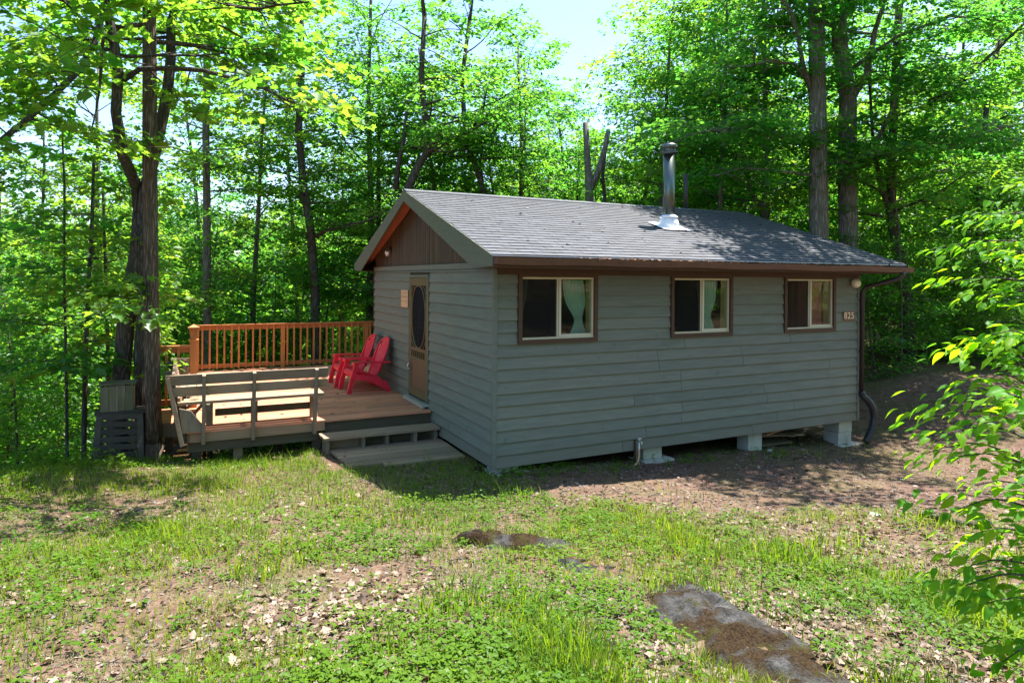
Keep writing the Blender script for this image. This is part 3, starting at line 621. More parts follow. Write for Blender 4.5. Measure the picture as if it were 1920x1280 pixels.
# landing on the left, its legs and braces
lt = thing('deck_landing', 'narrow cedar landing at the deck end, half hidden by the thick tree trunk', 'landing')
for i in range(8): y = 3.15 + i * .143; MB().bb((-4.3, y, ZD - .05), (-3.60, y + .137, ZD - .012)).build('plank', M['deck'], lt)
MB().bb((-4.3, 3.12, .10), (-3.60, 3.148, ZD - .02)).build('fascia', M['fascia'], lt)
for x in (-3.80, -4.2):
    MB().bb((x - .05, 3.2, gz1(x, 3.25) - .1), (x + .05, 3.3, .10)).build('leg', M['dark'], lt)
    MB().bb((x - .05, 4.1, gz1(x, 4.15) - .1), (x + .05, 4.2, .10)).build('leg', M['dark'], lt)
MB().bar((-3.62, 3.10, .05), (-3.95, 3.10, -.42), .05, .09, (0, 1, 0)).build('brace', M['dark'], lt)
MB().bar((-3.98, 3.16, .05), (-3.72, 3.16, -.42), .05, .07, (0, 1, 0)).build('brace', M['dark'], lt)
ls = thing('lower_stairs', 'pale plank stairs under the deck corner glimpsed beside the tree trunk', 'stairs')
for i in range(5): MB().bb((-4.35, 3.55 + i * .27, -.10 - i * .15), (-3.25, 3.80 + i * .27, -.06 - i * .15)).build('tread', M['deck'], ls)
for x in (-4.32, -3.3): MB().bar((x, 3.5, -.10), (x, 4.9, -.85), .04, .2).build('stringer', M['dark'], ls)
# front step and ground platform
st = thing('deck_step', 'weathered two-board step leading up to the cedar deck', 'step')
for i in range(2): MB().bb((-1.80 - .01 * i, 1.905 + i * .187, .105), (.0 - .032, 2.085 + i * .187, .142)).build('tread', M['grey'], st)
for x in (-1.74, -1.22, -.86, -.42, -.09): MB().bb((x - .025, 1.95, -.12), (x + .025, 2.25, .103)).build('support', M['greyz'], st)
MB().bb((-1.70, 2.14, -.10), (-1.24, 2.17, .09)).build('riser', M['fascia'], st); MB().bb((-1.18, 2.16, -.10), (-.1, 2.19, .05)).build('riser', M['dark'], st)
pf = thing('ground_platform', 'flat weathered board platform on the ground below the deck step', 'platform')
for i in range(8):
    t = i / 8; y0 = 2.02 - i * .143; xr = -.045 if i < 5 else -.05; xl = -1.74 + .012 * i
    if i == 7: xl = -1.2
    o = MB().bb((xl, y0 - .138, -.085), (xr, y0, -.05)).build('plank', M['grey'], pf, (0, 0, rs.uniform(-.004, .004))); o.rotation_euler.z = -.02
for x in (-1.5, -.3): MB().bb((x, .95, -.16), (x + .09, 1.98, -.088)).build('sleeper', M['dark'], pf)

# ------------------------------------------------------------------ benches on the deck
def bench_back_frames(t, xs, ax, y0, out, zb=.15):
    """leaning back posts + inner legs; out = outward unit vector"""
    o2 = Vector(out)
    for p in xs:
        b0 = Vector(p)
        MB().bar(b0 + o2 * .035 + Vector((0, 0, zb)), b0 + o2 * .22 + Vector((0, 0, 1.12)), .045, .085, tuple(o2)).build('back_post', M['greyz'], t)
b1 = thing('deck_bench', 'weathered grey plank bench seen from behind along the deck front edge', 'bench')
bench_back_frames(b1, [(-3.36, DYF - .02, 0), (-2.72, DYF - .02, 0), (-1.87, DYF - .02, 0)], 0, 0, (0, -1, 0))
def lean(z): return .035 + .185 * (z - .15) / .97
for z0, z1, xl in ((.985, 1.125, -3.82), (.83, .955, -3.765)):
    mb = MB(); yo0, yo1 = DYF - .02 - lean(z0) + .045, DYF - .02 - lean(z1) + .045
    mb.prism([(yo0, z0), (yo0 + .036, z0 + .004), (yo1 + .036, z1 + .004), (yo1, z1)], 0, xl, -1.70); mb.build('back_slat', M['grey'], b1)
for y0, y1 in ((2.30, 2.44), (2.45, 2.59), (2.60, 2.74)): MB().bb((-3.68 + (y0 - 2.3) * .5, y0, .695), (-1.73, y1, .735)).build('seat_slat', M['grey'], b1)
MB().bb((-3.2, 2.69, .44), (-1.80, 2.728, .54)).build('apron', M['dark'], b1)
for x in (-3.30, -2.70, -1.86):
    MB().bb((x - .02, 2.60, ZD + .002), (x + .07, 2.685, .69)).build('leg', M['greyz'], b1); MB().bb((x - .024, 2.20, .62), (x + .02, 2.66, .693)).build('seat_bearer', M['greyz'], b1)
b2 = thing('deck_bench', 'short side bench with leaning grey back at the deck corner by the tree', 'bench')
for y in (2.55, 3.6):
    b0 = Vector((DX0, y, 0)); MB().bar(b0 + Vector((-.03, 0, .12)), b0 + Vector((-.25, 0, 1.14)), .085, .05, (0, 1, 0)).build('back_post', M['dark'], b2)
for z0, z1 in ((.985, 1.125), (.83, .955), (.66, .79)):
    xo0, xo1 = DX0 - lean(z0) + .03, DX0 - lean(z1) + .03
    mb = MB(); mb.prism([(xo0, z0), (xo1, z1), (xo1 + .034, z1 + .005), (xo0 + .034, z0 + .005)], 1, 2.19 + (1.125 - z1) * .5, 4.12); mb.build('back_slat', M['grey'], b2)
for x0 in (-3.50, -3.35): MB().bb((x0 - .07, 2.78, .695), (x0 + .07, 4.05, .733)).build('seat_slat', M['grey'], b2)
for y in (2.85, 3.9):
    MB().bb((-3.32, y, ZD + .002), (-3.24, y + .05, .692)).build('leg', M['greyz'], b2); MB().bar((-3.56, y + .025, ZD + .04), (-3.30, y + .025, .66), .04, .07, (0, 1, 0)).build('brace', M['greyz'], b2)
# corner gusset under the two benches
MB().bar((-3.62, 2.28, .16), (-3.80, 2.22, 1.10), .05, .15, (0, 1, 0)).build('corner_post', M['grey'], b2)
MB().prism([(-3.62, .32), (-3.34, .32), (-3.36, .40), (-3.52, .62), (-3.66, .66)], 1, 2.26, 2.30).build('gusset', M['greyz'], b2)
b3 = thing('deck_bench', 'short grey bench back set against the railing beside the capped newel post', 'bench')
for z0, z1 in ((1.02, 1.14), (.88, .99)): MB().bb((-3.80, 4.06, z0), (-3.535, 4.10, z1)).build('back_slat', M['grey'], b3)
for y0 in (3.72, 3.87): MB().bb((-3.80, y0, .695), (-3.56, y0 + .14, .733)).build('seat_slat', M['grey'], b3)
MB().bb((-3.79, 4.02, ZD), (-3.74, 4.058, 1.12)).build('back_post', M['greyz'], b3); MB().bb((-3.62, 4.02, ZD), (-3.57, 4.058, 1.12)).build('back_post', M['greyz'], b3)

# ------------------------------------------------------------------ red chairs (facing -x)
def chair(loc, rz, label):
    t = thing('garden_chair', label, 'chair', loc, rz, 'red chairs on the deck')
    m = M['red']
    # local: x forward, y left, z up
    def slab(pts, y0, y1, th, taper=0.0, n_s=1, name='seat'):
        mb = MB(); gap = .012; wd = (y1 - y0 - gap * (n_s - 1)) / n_s
        for s_ in range(n_s):
            a = y0 + s_ * (wd + gap); b = a + wd; rings = []
            for i, (x, z) in enumerate(pts):
                p0 = pts[max(i - 1, 0)]; p1 = pts[min(i + 1, len(pts) - 1)]; dx, dz = p1[0] - p0[0], p1[1] - p0[1]; l_ = math.hypot(dx, dz); nxv, nzv = -dz / l_ * th, dx / l_ * th
                k_ = 1 - taper * i / (len(pts) - 1); rings.append([(x, a * k_, z), (x, b * k_, z), (x + nxv, b * k_, z + nzv), (x + nxv, a * k_, z + nzv)])
            mb.tube_rings(rings, False)
        return mb.build(name, m, t)
    slab([(.33, .30), (.35, .355), (.325, .38), (.2, .37), (.05, .325), (-.10, .275), (-.17, .25)], -.25, .25, -.02, 0, 6, 'seat')
    # fan back with a rounded head, seven ribs
    mb = MB(); base = Vector((-.13, 0, .25)); top = Vector((-.42, 0, .98)); dv = (top - base); Lb = dv.length; dv.normalize(); nv = Vector((dv.z, 0, -dv.x))
    n_r = 7
    for i in range(n_r):
        u0 = (i - n_r / 2) / (n_r / 2); u1 = u0 + 2 / n_r * .90
        rings = []
        um = (u0 + u1) / 2; Lr = Lb * (1 - .26 * abs(um) ** 2.2)
        for j in range(7):
            s_ = j / 6; hw = .215 + .075 * math.sin(min(1, s_ * 1.25) * math.pi * .6) - .09 * max(0, s_ - .72) * 3.0
            p = base + dv * (Lr * s_) + nv * (.02 * math.sin(s_ * math.pi) * -1)
            th = .016; curve = lambda u: nv * (.035 * u * u)
            rings.append([p + Vector((0, u0 * hw, 0)) + curve(u0), p + Vector((0, u1 * hw, 0)) + curve(u1), p + Vector((0, u1 * hw, 0)) + curve(u1) - nv * th, p + Vector((0, u0 * hw, 0)) + curve(u0) - nv * th])
        mb.tube_rings(rings, False)
    # rim and back web behind the ribs
    rim = []
    for i in range(25):
        t_ = i / 24; 
        if t_ < .36: s_ = t_ / .36 * .80; u = -1
        elif t_ > .64: s_ = (1 - t_) / .36 * .80; u = 1
        else: a_ = (t_ - .36) / .28; u = -math.cos(a_ * math.pi); s_ = .80 + .20 * math.sin(a_ * math.pi)
        hw = .215 + .075 * math.sin(min(1, s_ * 1.25) * math.pi * .6) - .09 * max(0, s_ - .72) * 3.0
        rim.append(base + dv * (Lb * s_) + Vector((0, u * hw, 0)) + nv * (.035 * u * u) - nv * .004)
    mb.tube(rim, .017, 6)
    mb.box(base + dv * Lb * .52 - nv * .02, (.012, .50, .05), (0, -.38, 0)); mb.box(base + dv * Lb * .2 - nv * .018, (.012, .44, .06), (0, -.38, 0))
    mb.build('backrest', m, t)
    for s_ in (-1, 1):
        y = s_ * .31
        mb = MB(); pr_ = [(.36, .555, .045), (.34, .575, .062), (.2, .578, .06), (0, .572, .052), (-.2, .566, .045), (-.36, .56, .035)]
        mb.tube_rings([[(x, y - hw, z - .028), (x, y + hw, z - .028), (x, y + hw, z), (x, y - hw, z)] for x, z, hw in pr_], False); mb.build('armrest', m, t)
        mb = MB()
        mb.tube_rings([[(x - .05, y - .02, z), (x + .035, y - .026, z), (x + .035, y + .026, z), (x - .05, y + .02, z)] for x, z in ((.42, .0), (.39, .16), (.34, .34), (.30, .48), (.29, .55))], False); mb.build('front_leg', m, t)
        mb = MB()
        rail = [((.31, .24), (.31, .35)), ((.12, .22), (.12, .33)), ((-.05, .17), (-.05, .29)), ((-.18, .08), (-.16, .26)), ((-.30, .0), (-.24, .20)), ((-.38, .0), (-.29, .20))]
        mb.tube_rings([[(a[0], y - .018, a[1]), (a[0], y + .018, a[1]), (b[0], y + .018, b[1]), (b[0], y - .018, b[1])] for a, b in rail], False); mb.build('rear_leg', m, t)
    return t
chair((-.50, 4.70, ZD + .004), math.pi + .05, 'red plastic fan-back garden chair closer to the screen door')
chair((-.55, 5.50, ZD + .004), math.pi - .02, 'red plastic fan-back garden chair closer to the far deck railing')

# ------------------------------------------------------------------ dark slatted bin by the trees, small yard things
bn = thing('wooden_bin', 'old blackened slatted wooden bin with boarded top beside the tree trunks', 'wooden bin')
def bn_pt(u, v): # leaning lower panel
    a = Vector((-4.72, 2.66, -.10)).lerp(Vector((-4.09, 2.62, -.12)), u); b = Vector((-4.67, 2.86, .55)).lerp(Vector((-4.12, 2.83, .53)), u); return a.lerp(b, v)
for u in (.06, .94): MB().bar(bn_pt(u, 0), bn_pt(u, 1), .075, .03, (0, -1, 0)).build('stile', M['black'], bn)
for i in range(7): v = .05 + i * .15; MB().bar(bn_pt(.12, v), bn_pt(.88, v), .024, .075).build('slat', M['black'], bn)
MB().bb((-4.70, 2.84, .54), (-4.06, 3.2, .575)).build('shelf', M['black'], bn)
for x in (-4.66, -4.12): MB().bb((x, 3.0, -.35), (x + .05, 3.05, .54)).build('leg', M['black'], bn)
for i in range(4): x = -4.63 + i * .098; MB().bb((x, 2.885, .577), (x + .093, 2.905, .93 + rs.uniform(-.01, .01))).build('board', M['boxw'], bn)
MB().bb((-4.64, 2.907, .577), (-4.62, 3.18, .92)).build('side_board', M['boxw'], bn); MB().bb((-4.26, 2.907, .577), (-4.235, 3.18, .92)).build('side_board', M['boxw'], bn); MB().bb((-4.66, 2.87, .945), (-4.21, 3.2, .962)).build('lid', M['boxw'], bn)
MB().bb((-4.45, 2.868, .577), (-4.425, 2.884, .93)).build('batten', M['greyz'], bn)

fc = thing('garden_tap', 'brass garden tap on a short wooden stake against the long wall', 'tap', (2.26, -.05, gz1(2.26, -.05)))
MB().bb((-.03, -.02, -.05), (.03, .015, .26)).build('stake', M['fascia'], fc)
MB().bb((-.055, -.012, -.05), (-.034, .016, .36)).build('stake', M['brown'], fc)
mb = MB(); mb.tube([(.0, -.03, .05), (.0, -.035, .36)], .009, 8); mb.tube([(.0, -.03, .34), (.0, -.09, .345), (.0, -.105, .31)], .012, 8); mb.tube([(-.035, -.05, .385), (.035, -.05, .385)], .008, 6); mb.tube([(0, -.05, .34), (0, -.05, .385)], .006, 6); mb.build('tap', M['alu'], fc)
mb = MB(); mb.tube(resample([(0, -.04, .22), (-.01, -.05, .15), (-.05, -.06, .05), (-.13, -.05, -.0)], 12), .011, 6); mb.build('hose_stub', M['sign'], fc)

def rock(name, label, c, sx, sy, h, seed, mat, rot=0.0, flat=.35, cat='rock'):
    n, m_ = 72, 26; V = []; F = []
    for j in range(m_ + 1):
        r = (j / m_) ** .8
        for i in range(n):
            th = 2 * math.pi * i / n; ux, uy = r * math.cos(th), r * math.sin(th)
            k_ = 1 + .85 * r * (float(fbm(math.cos(th) * 1.9 + seed, math.sin(th) * 1.9 + seed * 2, seed)) - .47)
            X, Y = ux * sx * k_, uy * sy * k_; cr, sr = math.cos(rot), math.sin(rot); wx, wy = c[0] + X * cr - Y * sr, c[1] + X * sr + Y * cr
            zz = 1 - r ** 3.2; st_ = float(fbm(wx * 2.6 + wy * 1.1, wy * 4.2, seed + 3)); fin = float(fbm(wx * 11, wy * 11, seed + 5)) - .5
            V.append((wx, wy, h * zz * (.2 + 1.5 * st_) + .10 * fin * (zz + .25) - .03))
    V = np.array(V); V[:, 2] += gz(V[:, 0], V[:, 1]); I2 = np.arange((m_ + 1) * n).reshape(m_ + 1, n)
    F = [(I2[j, i], I2[j + 1, i], I2[j + 1, (i + 1) % n], I2[j, (i + 1) % n]) for j in range(m_) for i in range(n)]
    return tag(link(name, np_mesh(name, V, np.array(F), mat, True)), label, cat)
def rock_mat():
    t = NT('lichened_bedrock'); co = t.coord('Object'); n1 = t.noise(co, 2.6, 6, .62, .4); n2 = t.noise(co, 11, 8, .75); n3 = t.noise(co, 60, 3, .7); n4 = t.noise(co, 5.0, 5, .6)
    c = t.ramp(n2, [(.32, (.03, .028, .026)), (.5, (.075, .073, .072)), (.68, (.15, .148, .15))])
    c = t.mix(t.ramp(n1, [(.42, 0.0), (.52, 1.0)]), c, t.ramp(n3, [(.35, (.022, .016, .010)), (.65, (.075, .048, .026))]))
    c = t.mix(t.ramp(n4, [(.56, 0.0), (.64, .9)]), c, (.06, .055, .018))
    c = t.mix(1.0, c, (.8, .8, .8), 'MULTIPLY')
    return t.pbr(c, .92, t.bump(t.mix(.4, n2, n3), 1.0, .06), .05)
M['rock'] = rock_mat()
rock('rock_outcrop', 'long low mossy grey rock ledge lying in the middle of the yard', (-.97, -2.47), .62, .2, .13, 4, M['rock'], -.5)
rock('rock_outcrop', 'small flat grey rock patch between the two bigger outcrops', (-.68, -3.36), .4, .16, .07, 9, M['rock'], -.99)
rock('rock_outcrop', 'broad sloping bedrock outcrop with brown moss at the lower edge of the yard', (-.62, -4.75), 1.15, .46, .10, 14, M['rock'], -1.75)
rock('stone', 'small grey stone sitting against the cabin corner beside the platform', (-.13, .17), .10, .08, .13, 21, M['rock'], .3, cat='stone')
rock('stone', 'pale flat stone on the bare dirt near the shrub', (3.05, -3.15), .10, .07, .05, 25, M['conc'], .3, cat='stone')
rock('stone', 'small white stone beside the middle concrete pier', (4.92, -.05), .07, .06, .06, 27, M['conc'], 1.3, cat='stone')
# loose boards under the cabin
lbl = ['pale loose board lying under the cabin, topmost of the small heap', 'grey loose board under the cabin lying across the heap', 'broad dark board lying flat at the front of the heap under the cabin', 'thin plank slanting out of the heap under the cabin']
for i, (c, dm, rz, m) in enumerate([((5.75, .55, -.16), (.9, .16, .03), .2, 'deck'), ((5.6, .45, -.22), (1.0, .14, .03), -.3, 'grey'), ((5.3, .3, -.28), (.8, .3, .04), .1, 'dark'), ((6.2, .5, -.26), (1.1, .1, .03), .5, 'grey')]):
    o = MB().box((0, 0, 0), dm).build('loose_board', M[m], None, c); o.rotation_euler = (0, .05 * (i - 1), rz); tag(o, lbl[i], 'board', 'boards heaped under the cabin')
mb = MB(); pts = resample([Vector(p) + Vector((0, 0, gz1(p[0], p[1]))) for p in [(3.35, -3.42, .05), (3.48, -3.62, .04), (3.52, -3.8, .02), (3.62, -4.0, .03)]], 14); mb.tube(pts, [.03 + .004 * math.sin(i * 2) for i in range(14)], 7)
tag(mb.build('fallen_branch', M['bark_dark']), 'dark fallen branch lying on the ground beside the leafy shrub', 'branch')

# ------------------------------------------------------------------ trees
LEAF2_V = np.array([(0, 0, 0), (.42, .34, .07), (1, 0, -.06), (.42, -.34, .07)]); LEAF2_F = np.array([(0, 1, 2), (0, 2, 3)])
LOBE = np.array([(0, 0, 0), (.12, .30, .05), (.42, .22, .03), (.48, .48, .02), (.70, .20, -.01), (1, 0, -.08), (.70, -.20, -.01), (.48, -.48, .02), (.42, -.22, .03), (.12, -.30, .05)])
LOBE_F = np.array([(0, 1, 2), (2, 3, 4), (0, 2, 4), (0, 4, 5), (0, 5, 6), (0, 6, 8), (6, 7, 8), (0, 8, 9)])
def rotm(d, up):
    """frames (n,3,3) whose columns are forward d, side, normal"""
    d = d / np.linalg.norm(d, axis=1, keepdims=True); s_ = np.cross(up, d); s_ /= np.linalg.norm(s_, axis=1, keepdims=True) + 1e-9; n_ = np.cross(d, s_); return np.stack([d, s_, n_], -1)
def leaves_mesh(name, pos, dr, nrm, size, mat, rng, lobed=False, tint=None):
    LV, LF = (LOBE, LOBE_F) if lobed else (LEAF2_V, LEAF2_F); n = len(pos); R = rotm(dr, nrm)
    wob = rng.uniform(.75, 1.25, (n, 1, 1)); T = LV[None] * np.concatenate([np.ones((n, 1, 1)), wob, rng.uniform(.3, 2.2, (n, 1, 1))], 2)
    V = np.einsum('nij,nkj->nki', R, T * size[:, None, None]) + pos[:, None, :]
    F = LF[None] + (np.arange(n) * len(LV))[:, None, None]
    if tint is None: tint = rng.random(n) ** 1.4
    return np_mesh(name, V.reshape(-1, 3), F.reshape(-1, 3), mat, False, np.repeat(tint, len(LF)))
def spray_leaves(anch, rng, per=26, rad=.38, size=.105, droop=.25, thick=.07):
    """leaf positions round spray anchors (pos, dir, scale): flat fans, leaves facing mostly up"""
    A = np.array([a[0] for a in anch], float); Dv = np.array([a[1] for a in anch], float); S_ = np.array([a[2] for a in anch], float)
    n = len(A); Dv[:, 2] *= .4; Dv /= np.linalg.norm(Dv, axis=1, keepdims=True) + 1e-9
    side = np.stack([-Dv[:, 1], Dv[:, 0], np.zeros(n)], 1); side /= np.linalg.norm(side, axis=1, keepdims=True) + 1e-9
    tilt = rng.normal(0, .22, (n, 1))
    u = rng.uniform(-.35, 1.0, (n, per)); v = rng.normal(0, .42, (n, per)) * (1.05 - .5 * np.abs(u))
    w_ = rng.normal(0, thick, (n, per)) - droop * (u ** 2) * .35 + tilt * v
    P = A[:, None] + (Dv[:, None] * u[..., None] + side[:, None] * v[..., None]) * (rad * S_)[:, None, None]
    P[..., 2] += w_ * rad * S_[:, None] * 1.5
    ang = rng.normal(0, .7, (n, per)) + np.sign(v) * .6
    dr = Dv[:, None] * np.cos(ang)[..., None] + side[:, None] * np.sin(ang)[..., None]; dr[..., 2] -= droop + rng.normal(0, .2, (n, per))
    nr = rng.normal(0, .42, (n, per, 3)); nr[..., 2] += 1.0
    sz = size * np.clip(rng.lognormal(-.08, .32, (n, per)), .4, 1.7) * S_[:, None] ** .5
    t0 = np.clip(rng.random((n, 1)) * .6 + rng.random((n, per)) * .4, 0, 1)
    return P.reshape(-1, 3), dr.reshape(-1, 3), nr.reshape(-1, 3), sz.ravel(), t0.ravel()

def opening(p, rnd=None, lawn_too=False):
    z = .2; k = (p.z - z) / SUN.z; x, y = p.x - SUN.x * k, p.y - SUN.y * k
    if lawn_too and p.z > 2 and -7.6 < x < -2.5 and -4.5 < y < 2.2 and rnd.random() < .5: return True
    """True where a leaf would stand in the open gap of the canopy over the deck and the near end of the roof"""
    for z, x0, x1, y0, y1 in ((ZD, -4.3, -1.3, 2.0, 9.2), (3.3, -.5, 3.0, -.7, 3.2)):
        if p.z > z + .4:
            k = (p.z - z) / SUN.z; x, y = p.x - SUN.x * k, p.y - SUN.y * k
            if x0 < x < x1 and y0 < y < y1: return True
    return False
class Tree:
    """collects wood tubes and leaf-spray anchors; coordinates are relative to the tree base"""
    def __init__(s, seed): s.r = random.Random(seed); s.np = np.random.default_rng(seed); s.mb = MB(); s.an = []; s.base = None
    def wood(s, pts, r0, r1, n=8, jit=.0):
        k = len(pts); rad = [r0 + (r1 - r0) * (i / (k - 1)) for i in range(k)]
        rad = [q * (1 + s.r.uniform(-jit, jit)) for q in rad]; s.mb.tube(pts, rad, n); return s
    def limb(s, p, d, length, r, leafy=.25, sub=5, dens=1.0, up=.25, spray=1.0):
        p = Vector(p); d = Vector(d).normalized()
        if s.base is not None and opening(Vector(s.base) + p + d * length * .6, s.r) and s.r.random() < .9: return s
        pts = [p.copy()]; dirs = [d.copy()]; n = 6
        for i in range(n):
            d = (d + Vector((s.r.gauss(0, .13), s.r.gauss(0, .13), s.r.gauss(0, .09) + up * .12 - d.z * .16))).normalized(); p = p + d * (length / n); pts.append(p.copy()); dirs.append(d.copy())
        s.wood(pts, r, r * .25, 5)
        for k in range(sub):
            f = leafy + (1 - leafy) * (k + s.r.random()) / sub; i = min(int(f * n), n - 1); q = pts[i].lerp(pts[i + 1], f * n - i)
            sg = 1 if k % 2 else -1; a = sg * s.r.uniform(.5, 1.25); dd = dirs[i]; e = Vector((dd.x * math.cos(a) - dd.y * math.sin(a), dd.x * math.sin(a) + dd.y * math.cos(a), s.r.uniform(-.15, .35))).normalized()
            ln = length * (.42 - .2 * f) * s.r.uniform(.7, 1.3) + .25; e2 = (e + Vector((0, 0, s.r.uniform(-.35, .1)))).normalized(); m = q + e * ln * .5; t_ = m + e2 * ln * .5
            s.wood([q, m, t_], r * .3, .004, 3)
            c = max(1, int(ln * 2.6 * dens))
            for j in range(c): g_ = (j + .6) / c; s.an.append(((q.lerp(m, g_ * 2) if g_ < .5 else m.lerp(t_, g_ * 2 - 1)) + Vector((s.r.gauss(0, .08), s.r.gauss(0, .08), s.r.gauss(0, .06))), e2, spray * s.r.uniform(.8, 1.25)))
        for j in range(2): s.an.append((pts[-1 - j], dirs[-1], spray))
        return s
    def crown(s, axis_pts, h0, n, R, elev=(.1, .7), prof=None, r=.05, dens=1.0, sub=6, spray=1.0, az=None):
        """limbs all round an axis polyline, from fraction h0 to its top"""
        ax = [Vector(p) for p in axis_pts]; m = len(ax) - 1
        for k in range(n):
            f = h0 + (1 - h0) * ((k + s.r.random() * .8) / n) ** 1.25; i = min(int(f * m), m - 1); p = ax[i].lerp(ax[i + 1], f * m - i)
            a = k * 2.39996 + s.r.uniform(-.5, .5) if az is None else s.r.uniform(*az)
            g_ = (f - h0) / (1 - h0); pr_ = (prof or (lambda x: math.sin(math.pi * (.15 + .80 * x)) ** .7))(g_)
            e = s.r.uniform(*elev) * (.5 + g_); s.limb(p, (math.cos(a) * math.cos(e), math.sin(a) * math.cos(e), math.sin(e)), R * pr_ * s.r.uniform(.7, 1.2), r * (1 - .6 * g_), .2, sub, dens, .25, spray)
        return s
    def meshes(s, wood_mat, leaf_mat_, per=26, rad=.38, size=.105, lobed=False, droop=.25, base=None):
        if base is not None: s.an = [a for a in s.an if not opening(Vector(base) + Vector(a[0]), s.r, True) or s.r.random() < .06]
        wm = s.mb.mesh('trunk'); wm.materials.append(wood_mat)
        lm = None
        if s.an: P, D_, N, Z, T = spray_leaves(s.an, s.np, per, rad, size, droop); lm = leaves_mesh('crown', P, D_, N, Z, leaf_mat_, s.np, lobed, T)
        return wm, lm
def plant_tree(name, label, cat, wm, lm, loc, rz=0.0, sc_=1.0, group=None):
    t = thing(name, label, cat, loc, rz, group); t.scale = (sc_, sc_, sc_) if not hasattr(sc_, '__len__') else sc_
    link('trunk', wm, t)
    if lm is not None: link('crown', lm, t)
    return t
def path(pts, base): return [at(*p) - Vector(base) for p in pts]
def grounded(px, py, D):
    p = at(px, py, D); p.z = gz1(p.x, p.y); return p

# forked maple by the deck
B = grounded(224, 866, 9.75); t = Tree(21); t.base = B
A_ = path([(223, 780, 9.75), (228, 700, 9.75), (236, 610, 9.7), (250, 530, 9.7), (262, 460, 9.65), (265, 400, 9.6)], B); t.wood([Vector((0, 0, -.3)), Vector((0, 0, .1))] + A_, .125, .115, 12, .06)
C_ = path([(268, 880, 9.75), (264, 760, 9.75), (262, 660, 9.75), (268, 590, 9.7), (266, 520, 9.75), (262, 450, 9.7)], B); C_[0].z = min(C_[0].z, -.2); t.wood(C_, .095, .075, 10, .06)
lf = path([(264, 420, 9.6), (256, 350, 9.6), (230, 290, 8.95), (217, 210, 8.9), (222, 140, 8.85), (212, 70, 8.8), (196, 0, 8.7), (180, -120, 8.6), (170, -330, 8.6)], B); t.wood(lf, .085, .045, 9, .05)
rf = path([(266, 420, 9.6), (276, 345, 9.6), (296, 260, 9.65), (313, 180, 9.7), (320, 110, 9.7), (320, 45, 9.7), (338, -10, 9.75), (352, -120, 9.7), (370, -330, 9.7)], B); t.wood(rf, .095, .045, 9, .05)
L1 = path([(196, 10, 8.7), (178, 80, 8.5), (150, 130, 8.3), (100, 180, 8.0), (50, 225, 7.7), (0, 265, 7.4), (-90, 340, 7.0)], B); t.wood(L1, .045, .028, 6)
L2 = path([(232, 150, 8.85), (262, 130, 8.8), (320, 128, 8.7), (380, 132, 8.5), (440, 148, 8.3), (500, 168, 8.2), (545, 192, 8.1), (610, 197, 8.0)], B); t.wood(L2, .04, .014, 6)
L3 = path([(338, -40, 9.7), (400, 0, 8.6), (440, 12, 8.4), (480, 18, 8.2), (520, 10, 8.0), (580, 4, 7.8)], B); t.wood(L3, .035, .012, 6)
L4 = path([(195, 60, 8.6), (190, 110, 8.5), (188, 160, 8.4), (180, 210, 8.3), (170, 250, 8.2)], B); t.wood(L4, .025, .008, 5)
def twigs(t, pl, n, ln, r=.012, sub=4, spray=.9, zb=-.05, dens=1.2):
    for k in range(n):
        f = .15 + .85 * (k + t.r.random()) / n; m = len(pl) - 1; i = min(int(f * m), m - 1); q = pl[i].lerp(pl[i + 1], f * m - i); a = t.r.uniform(0, 6.28)
        t.limb(q, (math.cos(a), math.sin(a), t.r.uniform(-.25, .3) + zb), ln * t.r.uniform(.6, 1.3), r, .2, sub, dens, .0, spray)
twigs(t, L1, 12, 1.3); twigs(t, L2, 9, 1.1); twigs(t, L3, 14, 1.3); twigs(t, L4, 4, .7)
t.crown(lf, .55, 11, 2.9, (.0, .5), None, .03, .9, 6); t.crown(rf, .55, 11, 2.9, (.0, .5), None, .03, .9, 6)
lowb = path([(252, 520, 9.6), (262, 545, 8.6), (272, 575, 8.3), (258, 610, 8.1)], B); t.wood(lowb, .016, .004, 4); twigs(t, lowb, 6, .34, .006, 3, .6, -.1, 2.2)
wm, lm = t.meshes(M['bark_dark'], M['leaf'], 22, .40, .125, True, base=B); plant_tree('maple_tree', 'dark maple with twin leaning stems that fork high beside the deck bench', 'tree', wm, lm, B)
# straight trunk just in front of it
B = grounded(291, 868, 9.3); t = Tree(33); t.base = B; ax = path([(289, 830, 9.3), (286, 700, 9.3), (283, 560, 9.3), (281, 300, 9.3), (280, 0, 9.3), (278, -250, 9.3), (276, -520, 9.3)], B)
t.wood([Vector((0, 0, -.3)), Vector((0, 0, .03))] + ax[:1], .135, .105, 14, .03); t.wood(ax, .105, .08, 14, .03); t.crown(ax, .62, 16, 3.2, (.1, .6), None, .04, .8, 6)
wm, lm = t.meshes(M['bark_red'], M['leaf'], 22, .40, .12, True, base=B); plant_tree('maple_tree', 'tall straight brown trunk rising between the wooden bin and the bench', 'tree', wm, lm, B)

